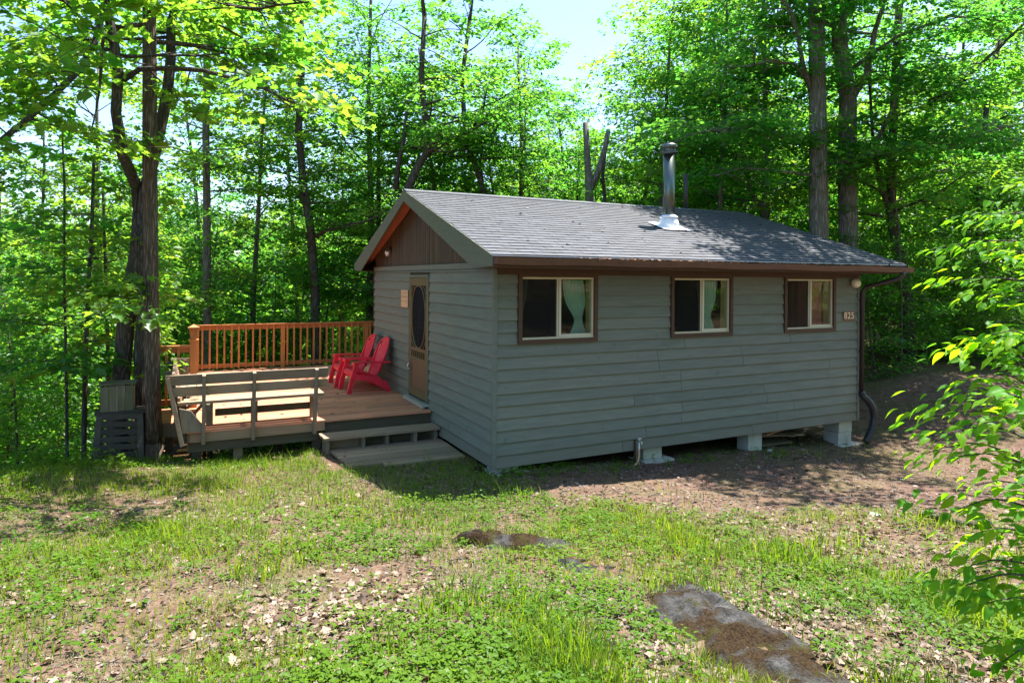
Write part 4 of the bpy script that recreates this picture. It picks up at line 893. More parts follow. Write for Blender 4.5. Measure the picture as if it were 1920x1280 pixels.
# ---- prototypes for the woods (meshes shared by copies)
def proto(seed, H, r, h0, n, R, bend=.5, mats=('bark', 'leaf'), per=20, size=.125, dens=1.05, sub=7, elev=(.15, .95), fork=False, rad=.46):
    t = Tree(seed); x = y = 0.0; ax = [Vector((0, 0, -.8))]; k = 9; dx, dy = t.r.gauss(0, .05) * bend, t.r.gauss(0, .05) * bend
    for i in range(k + 1): ax.append(Vector((x, y, H * i / k))); dx += t.r.gauss(0, .10) * bend; dy += t.r.gauss(0, .10) * bend; x += dx * H / k * .5; y += dy * H / k * .5
    t.wood(ax, r, r * .22, 9, .05); t.crown(ax[1:], h0, n, R, elev, None, r * .22, dens, sub)
    if fork:
        i = int(k * .45); q = ax[i]; d = Vector((t.r.choice((-1, 1)) * .45, t.r.uniform(-.4, .4), 1)); pts = [q, q + d * H * .12, q + d * H * .2 + Vector((0, 0, H * .06)), q + d * H * .26 + Vector((0, 0, H * .18))]; t.wood(pts, r * .55, r * .2, 7, .05); t.crown(pts, .2, int(n * .5), R * .8, elev, None, r * .25, dens, sub)
    return t.meshes(M[mats[0]], M[mats[1]], per, rad, size)
PT = [proto(101, 12.5, .13, .22, 34, 3.0), proto(102, 14, .16, .25, 36, 3.3, .7, fork=True), proto(103, 11, .11, .15, 34, 2.7, .9), proto(104, 13, .14, .30, 34, 3.2, .5, ('bark_dark', 'leaf_far')), proto(105, 15, .17, .28, 38, 3.5, .6, ('bark', 'leaf_b'), fork=True)]
PS = [proto(201, 5.2, .035, .05, 26, 1.45, 1.0, ('bark_dark', 'leaf'), 20, .10, 1.2, 4, (-.05, .4)), proto(202, 4.0, .03, .03, 24, 1.35, 1.2, ('bark_dark', 'leaf_far'), 20, .10, 1.2, 4, (-.05, .4)), proto(203, 6.5, .045, .12, 28, 1.7, .8, ('bark', 'leaf'), 20, .105, 1.1, 5, (-.05, .4))]

# ---- trees that stand out one by one
def special(name, label, pxs, r0, r1, seed, mats, base_extra=None, limbs=(), crown=None, per=24, size=.115, bare=False, sides=10):
    """trunk through (px,py,D) points, bottom first; rooted on the ground below the first point"""
    p0 = at(*pxs[0]); Bz = gz1(p0.x, p0.y); Bp = Vector((p0.x, p0.y, Bz)); t = Tree(seed); t.base = Bp; pts = path(pxs, Bp)
    t.wood([Vector((0, 0, -.3)), Vector((0, 0, max(.1, pts[0].z * .4)))] + pts, r0, r1, sides, .05)
    if not bare:
        e = pts[-1]; t.wood([e - Vector((0, 0, .05)), e + Vector((t.r.uniform(-.2, .2), t.r.uniform(-.2, .2), .9)), e + Vector((t.r.uniform(-.5, .5), t.r.uniform(-.5, .5), 2.0))], r1, .008, 6)
        for _ in range(6): t.limb(e + Vector((0, 0, t.r.uniform(-.3, 1.2))), (t.r.uniform(-1, 1), t.r.uniform(-1, 1), .7), t.r.uniform(.8, 1.5), r1 * .3, .15, 5, 1.0, .2)
    for lp, lr0, lr1, nt_, ln in limbs:
        q = path(lp, Bp); t.wood(q, lr0, lr1, 6)
        if nt_: twigs(t, q, nt_, ln, .016, 5, 1.0)
    if crown: t.crown(pts, *crown)
    wm, lm = t.meshes(M[mats[0]], M[mats[1]], per, .42, size, base=Bp); return plant_tree(name, label, 'tree', wm, None if bare else lm, Bp)
special('oak_tree', 'thick grey oak trunk behind the cabin roof, closer to the chimney of the pair', [(1536, 520, 15.6), (1535, 380, 15.6), (1534, 250, 15.6), (1532, 120, 15.6), (1530, 0, 15.6), (1527, -150, 15.6), (1520, -300, 15.6)], .24, .15, 41, ('bark_oak', 'leaf_b'), None,
    [([(1520, 170, 15.6), (1505, 120, 15.4), (1495, 60, 15.2), (1480, 15, 15.0), (1440, -30, 14.8)], .07, .03, 9, 1.3), ([(1520, 165, 15.6), (1490, 120, 15.2), (1440, 115, 14.8), (1400, 125, 14.5)], .04, .015, 8, 1.2),
     ([(1545, 310, 15.6), (1600, 300, 15.2), (1650, 280, 14.9)], .03, .012, 5, 1.0), ([(1530, 260, 15.6), (1450, 250, 15.2), (1370, 240, 14.8), (1300, 250, 14.5)], .045, .015, 16, 1.4), ([(1530, 330, 15.6), (1460, 320, 15.2), (1390, 315, 14.9), (1340, 330, 14.7)], .035, .012, 7, 1.0)], (.72, 10, 3.0, (.0, .6), None, .07, .8, 6))
special('oak_tree', 'thick grey oak trunk behind the cabin roof, farther from the chimney of the pair', [(1592, 520, 16.2), (1590, 400, 16.2), (1588, 300, 16.2), (1590, 180, 16.2), (1575, 90, 16.2), (1572, 0, 16.2), (1570, -200, 16.2)], .27, .15, 42, ('bark_oak', 'leaf_b'), None,
    [([(1602, 310, 16.2), (1640, 270, 15.9), (1665, 225, 15.6), (1682, 180, 15.4), (1690, 120, 15.2)], .07, .03, 9, 1.3), ([(1604, 312, 16.2), (1690, 283, 15.6), (1750, 270, 15.2), (1825, 255, 14.8), (1900, 235, 14.5)], .06, .02, 12, 1.4),
     ([(1594, 190, 16.2), (1625, 140, 16.0), (1640, 60, 15.8), (1660, 0, 15.6)], .10, .05, 8, 1.4), ([(1595, 130, 16.2), (1680, 70, 15.7), (1780, 30, 15.2), (1880, 40, 14.8)], .05, .02, 12, 1.5),
     ([(1580, 20, 16.2), (1600, -30, 14.8), (1640, -70, 13.4), (1680, -90, 12.0), (1720, -100, 11)], .09, .03, 18, 1.7), ([(1578, 0, 16.2), (1560, -40, 14.6), (1540, -80, 13.0), (1520, -90, 11.6)], .08, .03, 16, 1.6)], (.72, 10, 3.2, (.0, .6), None, .07, .8, 6))  # these two limbs, mostly above the frame, are added to shade the bare dirt
special('maple_tree', 'slender crooked trunk with a low fork in the woods beyond the downspout', [(1706, 690, 16.8), (1704, 600, 16.8), (1696, 520, 16.8), (1680, 450, 16.8), (1670, 400, 16.8), (1672, 330, 16.8), (1674, 260, 16.8), (1680, 120, 16.8), (1690, -60, 16.8)], .17, .09, 43, ('bark_dark', 'leaf'), None,
    [([(1672, 410, 16.8), (1655, 360, 16.6), (1645, 310, 16.4), (1636, 250, 16.2), (1630, 150, 16.0)], .08, .03, 7, 1.1)], (.45, 16, 2.8, (.0, .5), None, .05, .9, 6))
special('maple_tree', 'dark leaning trunk at the far side of the woods above the shrub', [(1850, 640, 19), (1845, 520, 19), (1835, 430, 19), (1838, 320, 19), (1850, 200, 19), (1880, 40, 19)], .15, .06, 44, ('bark_dark', 'leaf'), None,
    [([(1740, 190, 15.5), (1790, 170, 15.2), (1840, 120, 15.0), (1920, 45, 14.8)], .05, .03, 10, 1.4)], (.3, 22, 3.2, (.0, .5), None, .05, .9, 6))
special('maple_tree', 'straight dark trunk standing just beyond the deck corner post', [(390, 640, 17.0), (388, 560, 17.0), (388, 400, 17.0), (386, 250, 17.0), (388, 100, 17.0), (384, -120, 17.0)], .13, .08, 45, ('bark', 'leaf'), None, [([(388, 480, 17.0), (410, 530, 16.7), (425, 570, 16.4)], .015, .005, 4, .7)], (.45, 20, 2.8, (.0, .5), None, .026, 1.0, 6))
special('maple_tree', 'curving dark trunk with a side limb behind the middle of the deck railing', [(592, 640, 18.0), (591, 540, 18.0), (582, 430, 18.0), (568, 340, 18.0), (560, 240, 18.0), (566, 120, 18.0), (560, -80, 18.0)], .15, .08, 46, ('bark_dark', 'leaf'), None,
    [([(588, 445, 18.0), (612, 432, 17.8), (650, 424, 17.5), (690, 414, 17.3), (730, 395, 17.1)], .05, .02, 5, .8)], (.42, 22, 3.0, (.0, .5), None, .028, 1.0, 6))
special('maple_tree', 'dark forked trunk leaning outward directly behind the gable peak', [(752, 470, 17), (766, 352, 17), (782, 315, 17), (801, 285, 17), (797, 220, 17), (790, 140, 17), (796, 30, 17)], .15, .06, 47, ('bark_dark', 'leaf'), None,
    [([(800, 288, 17), (840, 265, 16.8), (880, 245, 16.6), (920, 226, 16.4)], .07, .025, 5, .8), ([(742, 355, 17.2), (745, 320, 17.2), (757, 260, 17.3), (765, 190, 17.4)], .08, .04, 4, .9)], (.5, 20, 2.7, (.05, .6), None, .045, .8, 6))
special('maple_tree', 'thin dark trunk tilted over the ridge between the peak and the bare snag', [(925, 450, 18), (908, 362, 18), (893, 315, 18), (873, 255, 18), (866, 150, 18), (880, 40, 18)], .11, .05, 48, ('bark_dark', 'leaf_far'), None, [([(905, 350, 18), (900, 300, 18.1), (915, 240, 18.2)], .05, .02, 3, .8)], (.45, 22, 2.5, (.05, .6), None, .04, .8, 6))
special('dead_tree', 'bare grey snag with a broken V of two trunks above the roof ridge', [(1106, 450, 18), (1106, 370, 18), (1104, 345, 18), (1101, 290, 18), (1098, 230, 18)], .14, .085, 49, ('bark_snag', 'leaf'), None, [([(1107, 355, 18), (1122, 320, 18), (1134, 280, 18), (1141, 243, 18)], .10, .06, 0, 0), ([(1112, 340, 18), (1106, 310, 17.9)], .02, .01, 0, 0)], None, bare=True)
special('dead_tree', 'thin dark leafless stem beside the V-shaped snag above the ridge', [(1136, 450, 18.6), (1134, 370, 18.6), (1130, 330, 18.6), (1134, 290, 18.6)], .07, .045, 50, ('bark_dark', 'leaf'), None, [([(1132, 350, 18.6), (1120, 325, 18.5)], .03, .015, 0, 0)], None, bare=True)
# thin stems in the shade of the bin
def sapling(px, pts, r, seed, label, n=16):
    Bp = grounded(*pts[0]); t = Tree(seed); q = path(pts[1:], Bp); t.wood([Vector((0, 0, -.2)), Vector((0, 0, .05))] + q, r, r * .5, 7, .06); t.crown(q, .12, n, 1.15, (-.1, .35), None, .012, 1.3, 4)
    wm, lm = t.meshes(M['bark_dark'], M['leaf'], 20, .36, .10, True); plant_tree('maple_sapling', label, 'sapling', wm, lm, Bp)
sapling(125, [(126, 874, 9.6), (125, 760, 9.6), (123, 640, 9.6), (120, 500, 9.6), (121, 360, 9.6), (116, 230, 9.6)], .026, 61, 'thin dark sapling stem, outermost of the two at the yard edge')
sapling(160, [(157, 870, 9.9), (158, 760, 9.9), (161, 640, 9.9), (166, 530, 9.9), (172, 420, 9.9), (176, 290, 9.9)], .042, 62, 'reddish sapling stem closer to the wooden bin, next to the thin dark one')
sapling(205, [(204, 850, 11), (203, 700, 11), (200, 560, 11), (196, 450, 11), (192, 330, 11)], .04, 63, 'slim sapling rising behind the wooden bin')

# ---- the woods: copies of the prototypes
ZONES = [(100, 'past the thin dark sapling at the yard edge'), (200, 'behind the pair of sapling stems'), (320, 'behind the forked maple'), (420, 'behind the capped newel post'), (520, 'behind the near half of the deck railing'), (620, 'behind the curving dark trunk'),
    (720, 'behind the red chairs'), (840, 'behind the gable peak'), (960, 'behind the ridge over the first window'), (1080, 'on the gable side of the bare snag'), (1220, 'on the chimney side of the bare snag'), (1300, 'straight behind the chimney'),
    (1450, 'between the chimney and the oaks'), (1620, 'behind the two oak trunks'), (1720, 'behind the downspout'), (1840, 'beyond the dirt bank'), (9999, 'behind the beech shrub')]
RANK = ['nearest', 'second', 'third', 'fourth', 'fifth', 'sixth', 'seventh', 'eighth']
def copies(protos, spots, name, label, cat, group, seed):
    """label: a few words on the kind; the zone and the row single each copy out"""
    r = random.Random(seed); todo = {}
    for px, D, s_ in spots:
        p = at(px, 600, D)
        while -5.2 < p.x < 4.5 and 2 < p.y < 11.8 - .5 * max(p.x, 0): D += .5; p = at(px, 600, D)
        todo.setdefault(next(z for m, z in ZONES if px < m), []).append((D, px, s_, p))
    for zone, li in todo.items():
        li.sort(key=lambda q: q[0])
        for i, (D, px, s_, p) in enumerate(li):
            wm, lm = protos[r.randrange(len(protos))]
            plant_tree(name, label + ' ' + zone + (', ' + RANK[i] + ' of its row' if len(li) > 1 else ''), cat, wm, lm, (p.x, p.y, gz1(p.x, p.y) - .1), r.uniform(0, 6.28), s_ * r.uniform(.92, 1.08), group)
copies(PT, [(60, 18, .9), (190, 19, .9), (480, 19, .9), (690, 20, .9), (20, 24, 1.0), (250, 24, .9), (370, 26, 1.0), (560, 25, 1.0), (650, 28, .9)], 'maple_tree', 'tall leafy maple', 'tree', 'trees in the woods behind the deck', 71)
copies(PT, [(860, 24, .95), (960, 22, 1.0), (1010, 26, 1.0), (1060, 24, .64), (1120, 27, .68), (1195, 23, .9), (1240, 20, .9), (1300, 24, .9), (1400, 22, .95), (760, 27, .9), (1330, 17.5, .95), (1230, 24, 1.05), (1440, 18, .9), (985, 19, .78), (830, 19, .85), (705, 18, .9), (1370, 27, .9)], 'maple_tree', 'tall leafy maple', 'tree', 'trees in the woods behind the roof', 72)
copies(PT, [(1470, 25, 1.0), (1580, 22, .95), (1660, 25, 1.0), (1800, 24, 1.0), (1940, 20, .9), (1990, 25, 1.0), (1620, 31, 1.0), (1730, 29, .9), (1880, 30, 1.0)], 'maple_tree', 'tall leafy maple', 'tree', 'trees in the woods beyond the downspout', 73)
copies(PS, [(-40, 10.8, .85), (40, 11.2, .9), (90, 12.2, .95), (10, 13, 1.0), (150, 13, .95), (60, 14.5, 1.1), (230, 12.6, .85), (260, 14.5, 1.0), (320, 13.5, .9), (180, 15.5, 1.1), (-80, 12, 1.0), (110, 17, 1.2), (350, 16.5, 1.0), (440, 16, .95), (510, 16.5, .95), (560, 18, 1.0), (640, 17.5, .95), (680, 16.5, .9), (-20, 17, 1.2), (470, 18.5, 1.1), (600, 19.5, 1.2), (300, 18, 1.2)], 'maple_sapling', 'young understorey maple', 'sapling', 'understorey maples behind the deck', 74)
copies(PS, [(1640, 15.2, .85), (1690, 16, .8), (1740, 17.5, .9), (1790, 18.5, .95), (1850, 16.8, .9), (1900, 18, 1.0), (1960, 16, 1.0), (1660, 18.5, 1.0), (1720, 20, 1.1), (1815, 21, 1.2), (1890, 22, 1.2), (1640, 21, 1.1), (1960, 20, 1.2)], 'maple_sapling', 'young understorey maple', 'sapling', 'understorey maples beyond the downspout', 75)
copies(PS, [(730, 19, .9), (820, 21, 1.0), (880, 20, .8), (950, 21, .9), (1020, 21, .8), (1070, 20, .55), (1180, 21, .8), (1260, 20, .8), (1330, 20, .9), (1430, 20, .9), (1500, 20, 1.0)], 'maple_sapling', 'young understorey maple', 'sapling', 'understorey maples behind the roof', 76)
# woods behind the photographer (they show in the window glass)
rb = random.Random(9)
for i, (x, y, s_) in enumerate([(-1, -17, .8), (3, -15, .75), (7, -16, .8), (11, -13, .8), (-6, -19, .9), (14, -18, 1.0), (5, -21, 1.0), (0, -23, 1.1), (17, -13, 1.1), (20, -20, 1.2), (24, -16, 1.2), (9, -19, 1.2), (27, -24, 1.3)]):
    wm, lm = PT[i % 5]; plant_tree('maple_tree', 'leafy tree behind the viewpoint mirrored in the window glass', 'tree', wm, lm, (x, y, gz1(x, y) - .1), rb.uniform(0, 6), s_, 'trees mirrored in the windows')
for i, (x, y, s_) in enumerate([(1, -14, .9), (5, -13, .9), (9, -13.5, .9), (-3, -15.5, .9), (12, -15, 1.0), (12, -10, .9), (15, -11.5, 1.0), (18, -9.5, 1.0), (15, -15, 1.0), (21, -13, 1.2), (24, -19, 1.3), (9, -11, .8)]):
    wm, lm = PS[i % 3]; plant_tree('maple_sapling', 'young leafy maple behind the viewpoint mirrored in the window glass', 'sapling', wm, lm, (x, y, gz1(x, y) - .1), rb.uniform(0, 6), s_, 'saplings mirrored in the windows')
# far wooded side of the valley: one mass
def far_wood():
    n = 220000; r = np.random.default_rng(5); ang = r.uniform(TH - .95, TH + .95, n); dist = r.uniform(36, 95, n)
    clump = vnoise(ang * 26, dist * .16, 4); x = CAM.x + np.cos(ang) * dist; y = CAM.y + np.sin(ang) * dist
    top = 7 + 6 * vnoise(ang * 40, dist * .2, 6)
    h = r.uniform(0, 1, n) ** .7 * top; P = np.stack([x, y, gz(x, y) + h], 1)
    dr = r.normal(0, 1, (n, 3)); nr = r.normal(0, .5, (n, 3)); nr[:, 2] += .8
    return leaves_mesh('far_woods', P, dr, nr, r.uniform(.35, .75, n), M['leaf_far'], r, False, np.clip(clump * .7 + r.random(n) * .4, 0, 1))
o = link('far_woods', far_wood()); o['kind'] = 'stuff'; tag(o, 'soft green wooded hillside across the valley', 'woods')

# ------------------------------------------------------------------ leafy beech at the picture edge
def big_leaf(seed):
    r = random.Random(seed); n = 6; V = []; F = []; cu, wd_, fo = r.uniform(.0, .42), r.uniform(.8, 1.2), r.uniform(.05, .6); half = [0.02, .19, .25, .215, .11, .0]
    for i in range(n):
        x = i / (n - 1); z = -cu * x * x + r.uniform(-.02, .02); hw = half[i] * wd_ * r.uniform(.9, 1.1)
        V += [(x, hw, z + hw * fo + r.uniform(-.02, .02)), (x, 0, z), (x, -hw, z + hw * fo + r.uniform(-.02, .02))]
    for i in range(n - 1):
        a = i * 3; F += [(a, a + 1, a + 4, a + 3), (a + 1, a + 2, a + 5, a + 4)]
    V += [(-.16, .008, .01), (-.16, -.008, .01), (0.02, 0, .0)]; k_ = len(V) - 3; F.append((k_, k_ + 1, k_ + 2, k_ + 2)) if False else F.append((k_, k_ + 1, k_ + 2))
    me = bpy.data.meshes.new('leaf'); me.from_pydata(V, [], F); me.polygons.foreach_set('use_smooth', [True] * len(F))
    at_ = me.attributes.new('tint', 'FLOAT', 'FACE'); tv = .3 + .7 * r.random(); at_.data.foreach_set('value', [tv] * len(F)); me.materials.append(M['leaf_near']); return me
BL = [big_leaf(i) for i in range(16)]
rp = random.Random(17); Broot = at(2060, 900, 3.4); Broot.z = gz1(Broot.x, Broot.y)
shrub = thing('beech_shrub', 'bright leafy beech shrub reaching in over the bare dirt at the picture edge', 'shrub', Broot)
stem_mb = MB(); stem = [Vector((0, 0, -.2)), at(2050, 1100, 3.4) - Broot, at(2030, 850, 3.4) - Broot, at(2010, 600, 3.45) - Broot, at(2000, 400, 3.5) - Broot, at(2010, 250, 3.6) - Broot]
stem_mb.tube(stem, [.032, .03, .026, .02, .014, .008], 8)
twl = [((2005, 420), (1960, 400), (1905, 400), (1838, 402), 3.5), ((2005, 470), (1930, 455), (1850, 452), (1742, 468), 3.6), ((2010, 500), (1950, 480), (1890, 470), (1850, 470), 3.2), ((2010, 560), (1930, 530), (1850, 520), (1760, 530), 3.5), ((2015, 590), (1960, 560), (1900, 545), (1845, 560), 3.2), ((2015, 640), (1960, 620), (1910, 615), (1860, 625), 3.1),
       ((2020, 700), (1950, 690), (1900, 660), (1845, 640), 3.4), ((2020, 690), (1950, 640), (1890, 620), (1835, 640), 3.0), ((2020, 760), (1940, 700), (1870, 660), (1800, 655), 3.1), ((2025, 800), (1950, 740), (1880, 700), (1800, 715), 3.0), ((2025, 830), (1930, 760), (1850, 730), (1745, 755), 3.2), ((2030, 900), (1930, 810), (1840, 770), (1700, 790), 3.3),
       ((2030, 900), (1940, 830), (1860, 800), (1780, 810), 2.9), ((2035, 960), (1940, 880), (1850, 850), (1770, 860), 2.9), ((2035, 940), (1930, 870), (1830, 830), (1735, 850), 3.2), ((2040, 1000), (1960, 930), (1890, 900), (1830, 910), 2.7), ((2040, 1020), (1950, 960), (1860, 935), (1785, 960), 2.9), ((2045, 1060), (1960, 1020), (1890, 990), (1830, 1000), 2.7),
       ((2050, 1130), (1960, 1090), (1890, 1075), (1800, 1100), 2.7), ((2050, 1180), (1970, 1140), (1910, 1120), (1850, 1130), 2.6), ((2050, 1240), (1980, 1220), (1930, 1210), (1880, 1240), 2.6), ((2015, 350), (1980, 330), (1950, 330), (1925, 350), 3.3), ((2045, 1100), (1940, 1060), (1850, 1050), (1790, 1080), 2.8), ((2030, 860), (1960, 780), (1900, 740), (1850, 745), 2.7)]
lv = []
for tw in twl:
    D = tw[4]; q = resample([at(p[0], p[1], D + .12 * (3 - i) * rp.uniform(-1, 1)) - Broot for i, p in enumerate(tw[:4])], 13)
    stem_mb.tube(q, [.009 - .0006 * i for i in range(13)], 5)
    for i in range(2, 13):
        for s_ in ((-1, 1) if rp.random() < .55 else (rp.choice((-1, 1)),)):
            d = (q[min(i + 1, 12)] - q[i - 1]).normalized(); sd = d.cross(Vector((0, 0, 1))).normalized() * s_
            dr = (d * rp.uniform(.3, .9) + sd * rp.uniform(.4, .9) + Vector((0, 0, rp.uniform(-.5, .05)))).normalized() if i < 12 else (d + Vector((0, 0, -.25))).normalized()
            lv.append((q[i] + dr * .012, dr, rp.uniform(.045, .088) * (1 if i > 3 else .85), (Vector((rp.gauss(0, .35), rp.gauss(0, .35), 1)))))
            for _q in range(1 if rp.random() < .8 else 0):
                p2 = q[i] + sd * rp.uniform(.06, .16) + d * rp.uniform(0, .06) + Vector((0, 0, rp.uniform(-.05, .02)))
                for _ in range(2): p3 = p2 + Vector((rp.gauss(0, .05), rp.gauss(0, .05), rp.gauss(0, .03))); lv.append((p3, (dr * .5 + d + Vector((rp.gauss(0, .4), rp.gauss(0, .4), -.2))).normalized(), rp.uniform(.042, .08), Vector((rp.gauss(0, .35), rp.gauss(0, .35), 1))))
                lv.append((p2, (dr + d * .5 + Vector((0, 0, -.15))).normalized(), rp.uniform(.045, .085), Vector((rp.gauss(0, .35), rp.gauss(0, .35), 1))))
stem_mb.build('stem', M['bark_dark'], shrub)
def leaf_matrix(pos, dr, size, up):
    s_ = up.cross(dr).normalized(); n_ = dr.cross(s_); Rm = Matrix((dr, s_, n_)).transposed().to_4x4(); return Matrix.Translation(pos) @ Rm @ Matrix.Diagonal((size, size, size, 1))
def in_frame(p): v = Broot + p - CAM; z_ = v.dot(FWD); return z_ > 0 and 960 + v.dot(RGT) / z_ * 1232 < 1925
lv.sort(key=lambda a: (not in_frame(a[0]), -a[2] / (Broot + a[0] - CAM).length))
for pos, dr, size, up in lv[:300]:
    o = link('leaf', BL[rp.randrange(16)], shrub); o.matrix_local = leaf_matrix(pos, dr, size, up)
bv, bf, tn = [], [], []
for pos, dr, size, up in lv[300:]:
    me = BL[rp.randrange(16)]; mt = leaf_matrix(pos, dr, size, up); n0 = len(bv); bv += [tuple(mt @ v.co) for v in me.vertices]; bf += [tuple(i + n0 for i in f.vertices) for f in me.polygons]; tn += [rp.random()] * len(me.polygons)
if bv:
    me = bpy.data.meshes.new('foliage'); me.from_pydata(bv, [], bf); a_ = me.attributes.new('tint', 'FLOAT', 'FACE'); a_.data.foreach_set('value', tn); link('foliage', me, shrub, M['leaf_near'], None, 'stuff')

# ------------------------------------------------------------------ grass, weeds and dead leaves
r = np.random.default_rng(3)
def free(x, y):
    """not under the cabin, deck or platform"""
    return ~(((x > -.02) & (x < L) & (y > .12) & (y < W_)) | ((x > -1.85) & (x < 0) & (y > .98) & (y < 8.7)) | ((x > -3.6) & (x < 0) & (y > 2.6) & (y < 8.7)) | ((x > -4.75) & (x < -3.9) & (y > 2.62) & (y < 3.2)))
ROCKS = [((-.97, -2.47), .55, .15, -.5), ((-.68, -3.36), .34, .12, -.99), ((-.62, -4.75), .95, .36, -1.75)]
def off_rock(x, y, k=1.0):
    ok = np.ones(len(x), bool)
    for c, a, b, t in ROCKS:
        dx, dy = x - c[0], y - c[1]; u = (dx * math.cos(t) + dy * math.sin(t)) / (a * k); v = (-dx * math.sin(t) + dy * math.cos(t)) / (b * k); ok &= (u * u + v * v) > 1
    return ok
def dirt(x, y):
    """1 on the bare earth in front of and beyond the long wall, 0 in the grass"""
    e = y - (-1.9 - .50 * np.clip(x, 0, 6)) + (fbm(x * 1.1, y * 1.1, 30) - .5) * 2.2
    d = np.clip(e * 1.3 + .2, 0, 1) * np.clip((x + .3) * 1.4, 0, 1); d = np.where(x > 6.5, np.clip(1.3 - (y - 1.2) * .9, 0, 1) * np.clip((y + 5.5), 0, 1), d); return d
def scatter(n, x0, x1, y0, y1, bias=1.6):
    """more points near the camera: sample in polar coordinates about it"""
    a = r.uniform(TH - .86, TH + .86, n); d = 2.6 + (16 - 2.6) * r.random(n) ** bias; x = CAM.x + d * np.cos(a); y = CAM.y + d * np.sin(a); return x, y
def blades(n, hmin, hmax, dens, width, name, label, mat='grass', lean_=(.15, .75)):
    x, y = scatter(n, 0, 0, 0, 0, 1.25); k = dens(x, y); ok = (r.random(n) < k) & free(x, y) & off_rock(x, y, .8); x, y, k = x[ok], y[ok], k[ok]; n = len(x); z = gz(x, y) - .01
    h = r.uniform(hmin, hmax, n) * (.55 + .75 * vnoise(x * 2.2, y * 2.2, 44)); a = r.uniform(0, 6.283, n); ln = r.uniform(*lean_, n) * h; wd = width * r.uniform(.6, 1.3, n)
    cx, sx = np.cos(a), np.sin(a); b = a + r.uniform(1.0, 2.1, n); bx, bs = np.cos(b) * wd, np.sin(b) * wd
    def P(f, lf, wf): return np.stack([x + cx * ln * lf + bx * wf, y + sx * ln * lf + bs * wf, z + h * f], 1)
    V = np.stack([P(0, 0, -.5), P(0, 0, .5), P(.55, .3, .42), P(.55, .3, -.42), P(1, 1, 0)], 1).reshape(-1, 3)
    I_ = (np.arange(n) * 5)[:, None]; F = np.concatenate([I_ + np.array([[0, 1, 2]]), I_ + np.array([[0, 2, 3]]), I_ + np.array([[3, 2, 4]])], 1).reshape(-1, 3)
    tint = np.clip(vnoise(x * .9, y * .9, 50) * .55 + r.random(n) * .5, 0, 1)
    o = link(name, np_mesh(name, V, F, M[mat], False, np.repeat(tint, 3))); return tag(o, label, 'grass', None, 'stuff')
def lawn(x, y):
    c = fbm(x * .75 + 3, y * .75, 12); k = np.clip((c - .40) * 5.0, .08, 1) * (1 - .97 * dirt(x, y))
    strip = np.exp(-((y - (1.1 - .33 * (x + 1.8))) / .8) ** 2) * (x < .6) * .7; edge = np.clip((y - .2) * .8, 0, 1) * (x < -1.9); band = np.exp(-((x * .92 + y * .14 - .25 - .25 * np.sin(y)) / .42) ** 2) * (y < -1.6) * .9
    return np.clip(k * .62 + strip + edge * .7 + band, 0, 1) * (1 - .9 * dirt(x, y) * (band < .5))
blades(340000, .04, .13, lawn, .006, 'grass', 'thin bright green grass over the sunny yard')
def tufts(x, y): return np.clip((vnoise(x * 1.9, y * 1.9, 77) - .70) * 6, 0, 1) * (1 - .85 * dirt(x, y))
blades(70000, .12, .26, tufts, .008, 'tall_grass', 'scattered taller tufts of grass blades across the yard')
blades(200000, .015, .045, lambda x, y: np.clip(1.1 - .9 * dirt(x, y), .12, 1) * np.clip((fbm(x * 1.3, y * 1.3, 201) - .30) * 3, .1, 1), .006, 'dry_thatch', 'dry straw-coloured thatch lying between the grass', 'thatch', (1.0, 3.0))
def weeds(n, dens, name, label, size=.03, h=(.03, .10)):
    x, y = scatter(n, 0, 0, 0, 0, 1.3); ok = (r.random(n) < dens(x, y)) & free(x, y) & off_rock(x, y); x, y = x[ok], y[ok]; n = len(x); per = 9; z = gz(x, y)
    a = r.uniform(0, 6.283, (n, per)); rr = r.uniform(.005, .055, (n, per)); hh = r.uniform(h[0], h[1], (n, 1)) * r.uniform(.4, 1.1, (n, per))
    P = np.stack([x[:, None] + rr * np.cos(a), y[:, None] + rr * np.sin(a), z[:, None] + hh], -1).reshape(-1, 3); dr = np.stack([np.cos(a), np.sin(a), r.uniform(-.3, .3, a.shape)], -1).reshape(-1, 3)
    nr = r.normal(0, .3, (n * per, 3)); nr[:, 2] += 1; tint = np.repeat(vnoise(x * 1.2, y * 1.2, 3) * .6, per) + r.random(n * per) * .4
    o = link(name, leaves_mesh(name, P, dr, nr, size * r.uniform(.6, 1.5, n * per), M['weed'], r, False, tint)); return tag(o, label, 'weeds', None, 'stuff')
def weed_d(x, y):
    k = np.clip((fbm(x * .9 + 9, y * .9 + 4, 61) - .42) * 3, 0, 1) * (1 - dirt(x, y)); foot = np.exp(-((y + .15) / .28) ** 2) * ((x > .1) & (x < 5.6)) * np.clip((vnoise(x * 2.1, y * 3, 5) - .25) * 2, 0, 1)
    return np.clip(k * .85 + foot + .08 * (1 - dirt(x, y)), 0, 1)
weeds(34000, weed_d, 'ground_weeds', 'low leafy weeds creeping over the yard and wall foot')
weeds(9000, lambda x, y: ((x < -4.2) & (y > 2.0) | (x > 7.5) & (y > 1.6)) * .9, 'undergrowth_weeds', 'leafy ground plants along the shady wood edge', .06, (.05, .3))
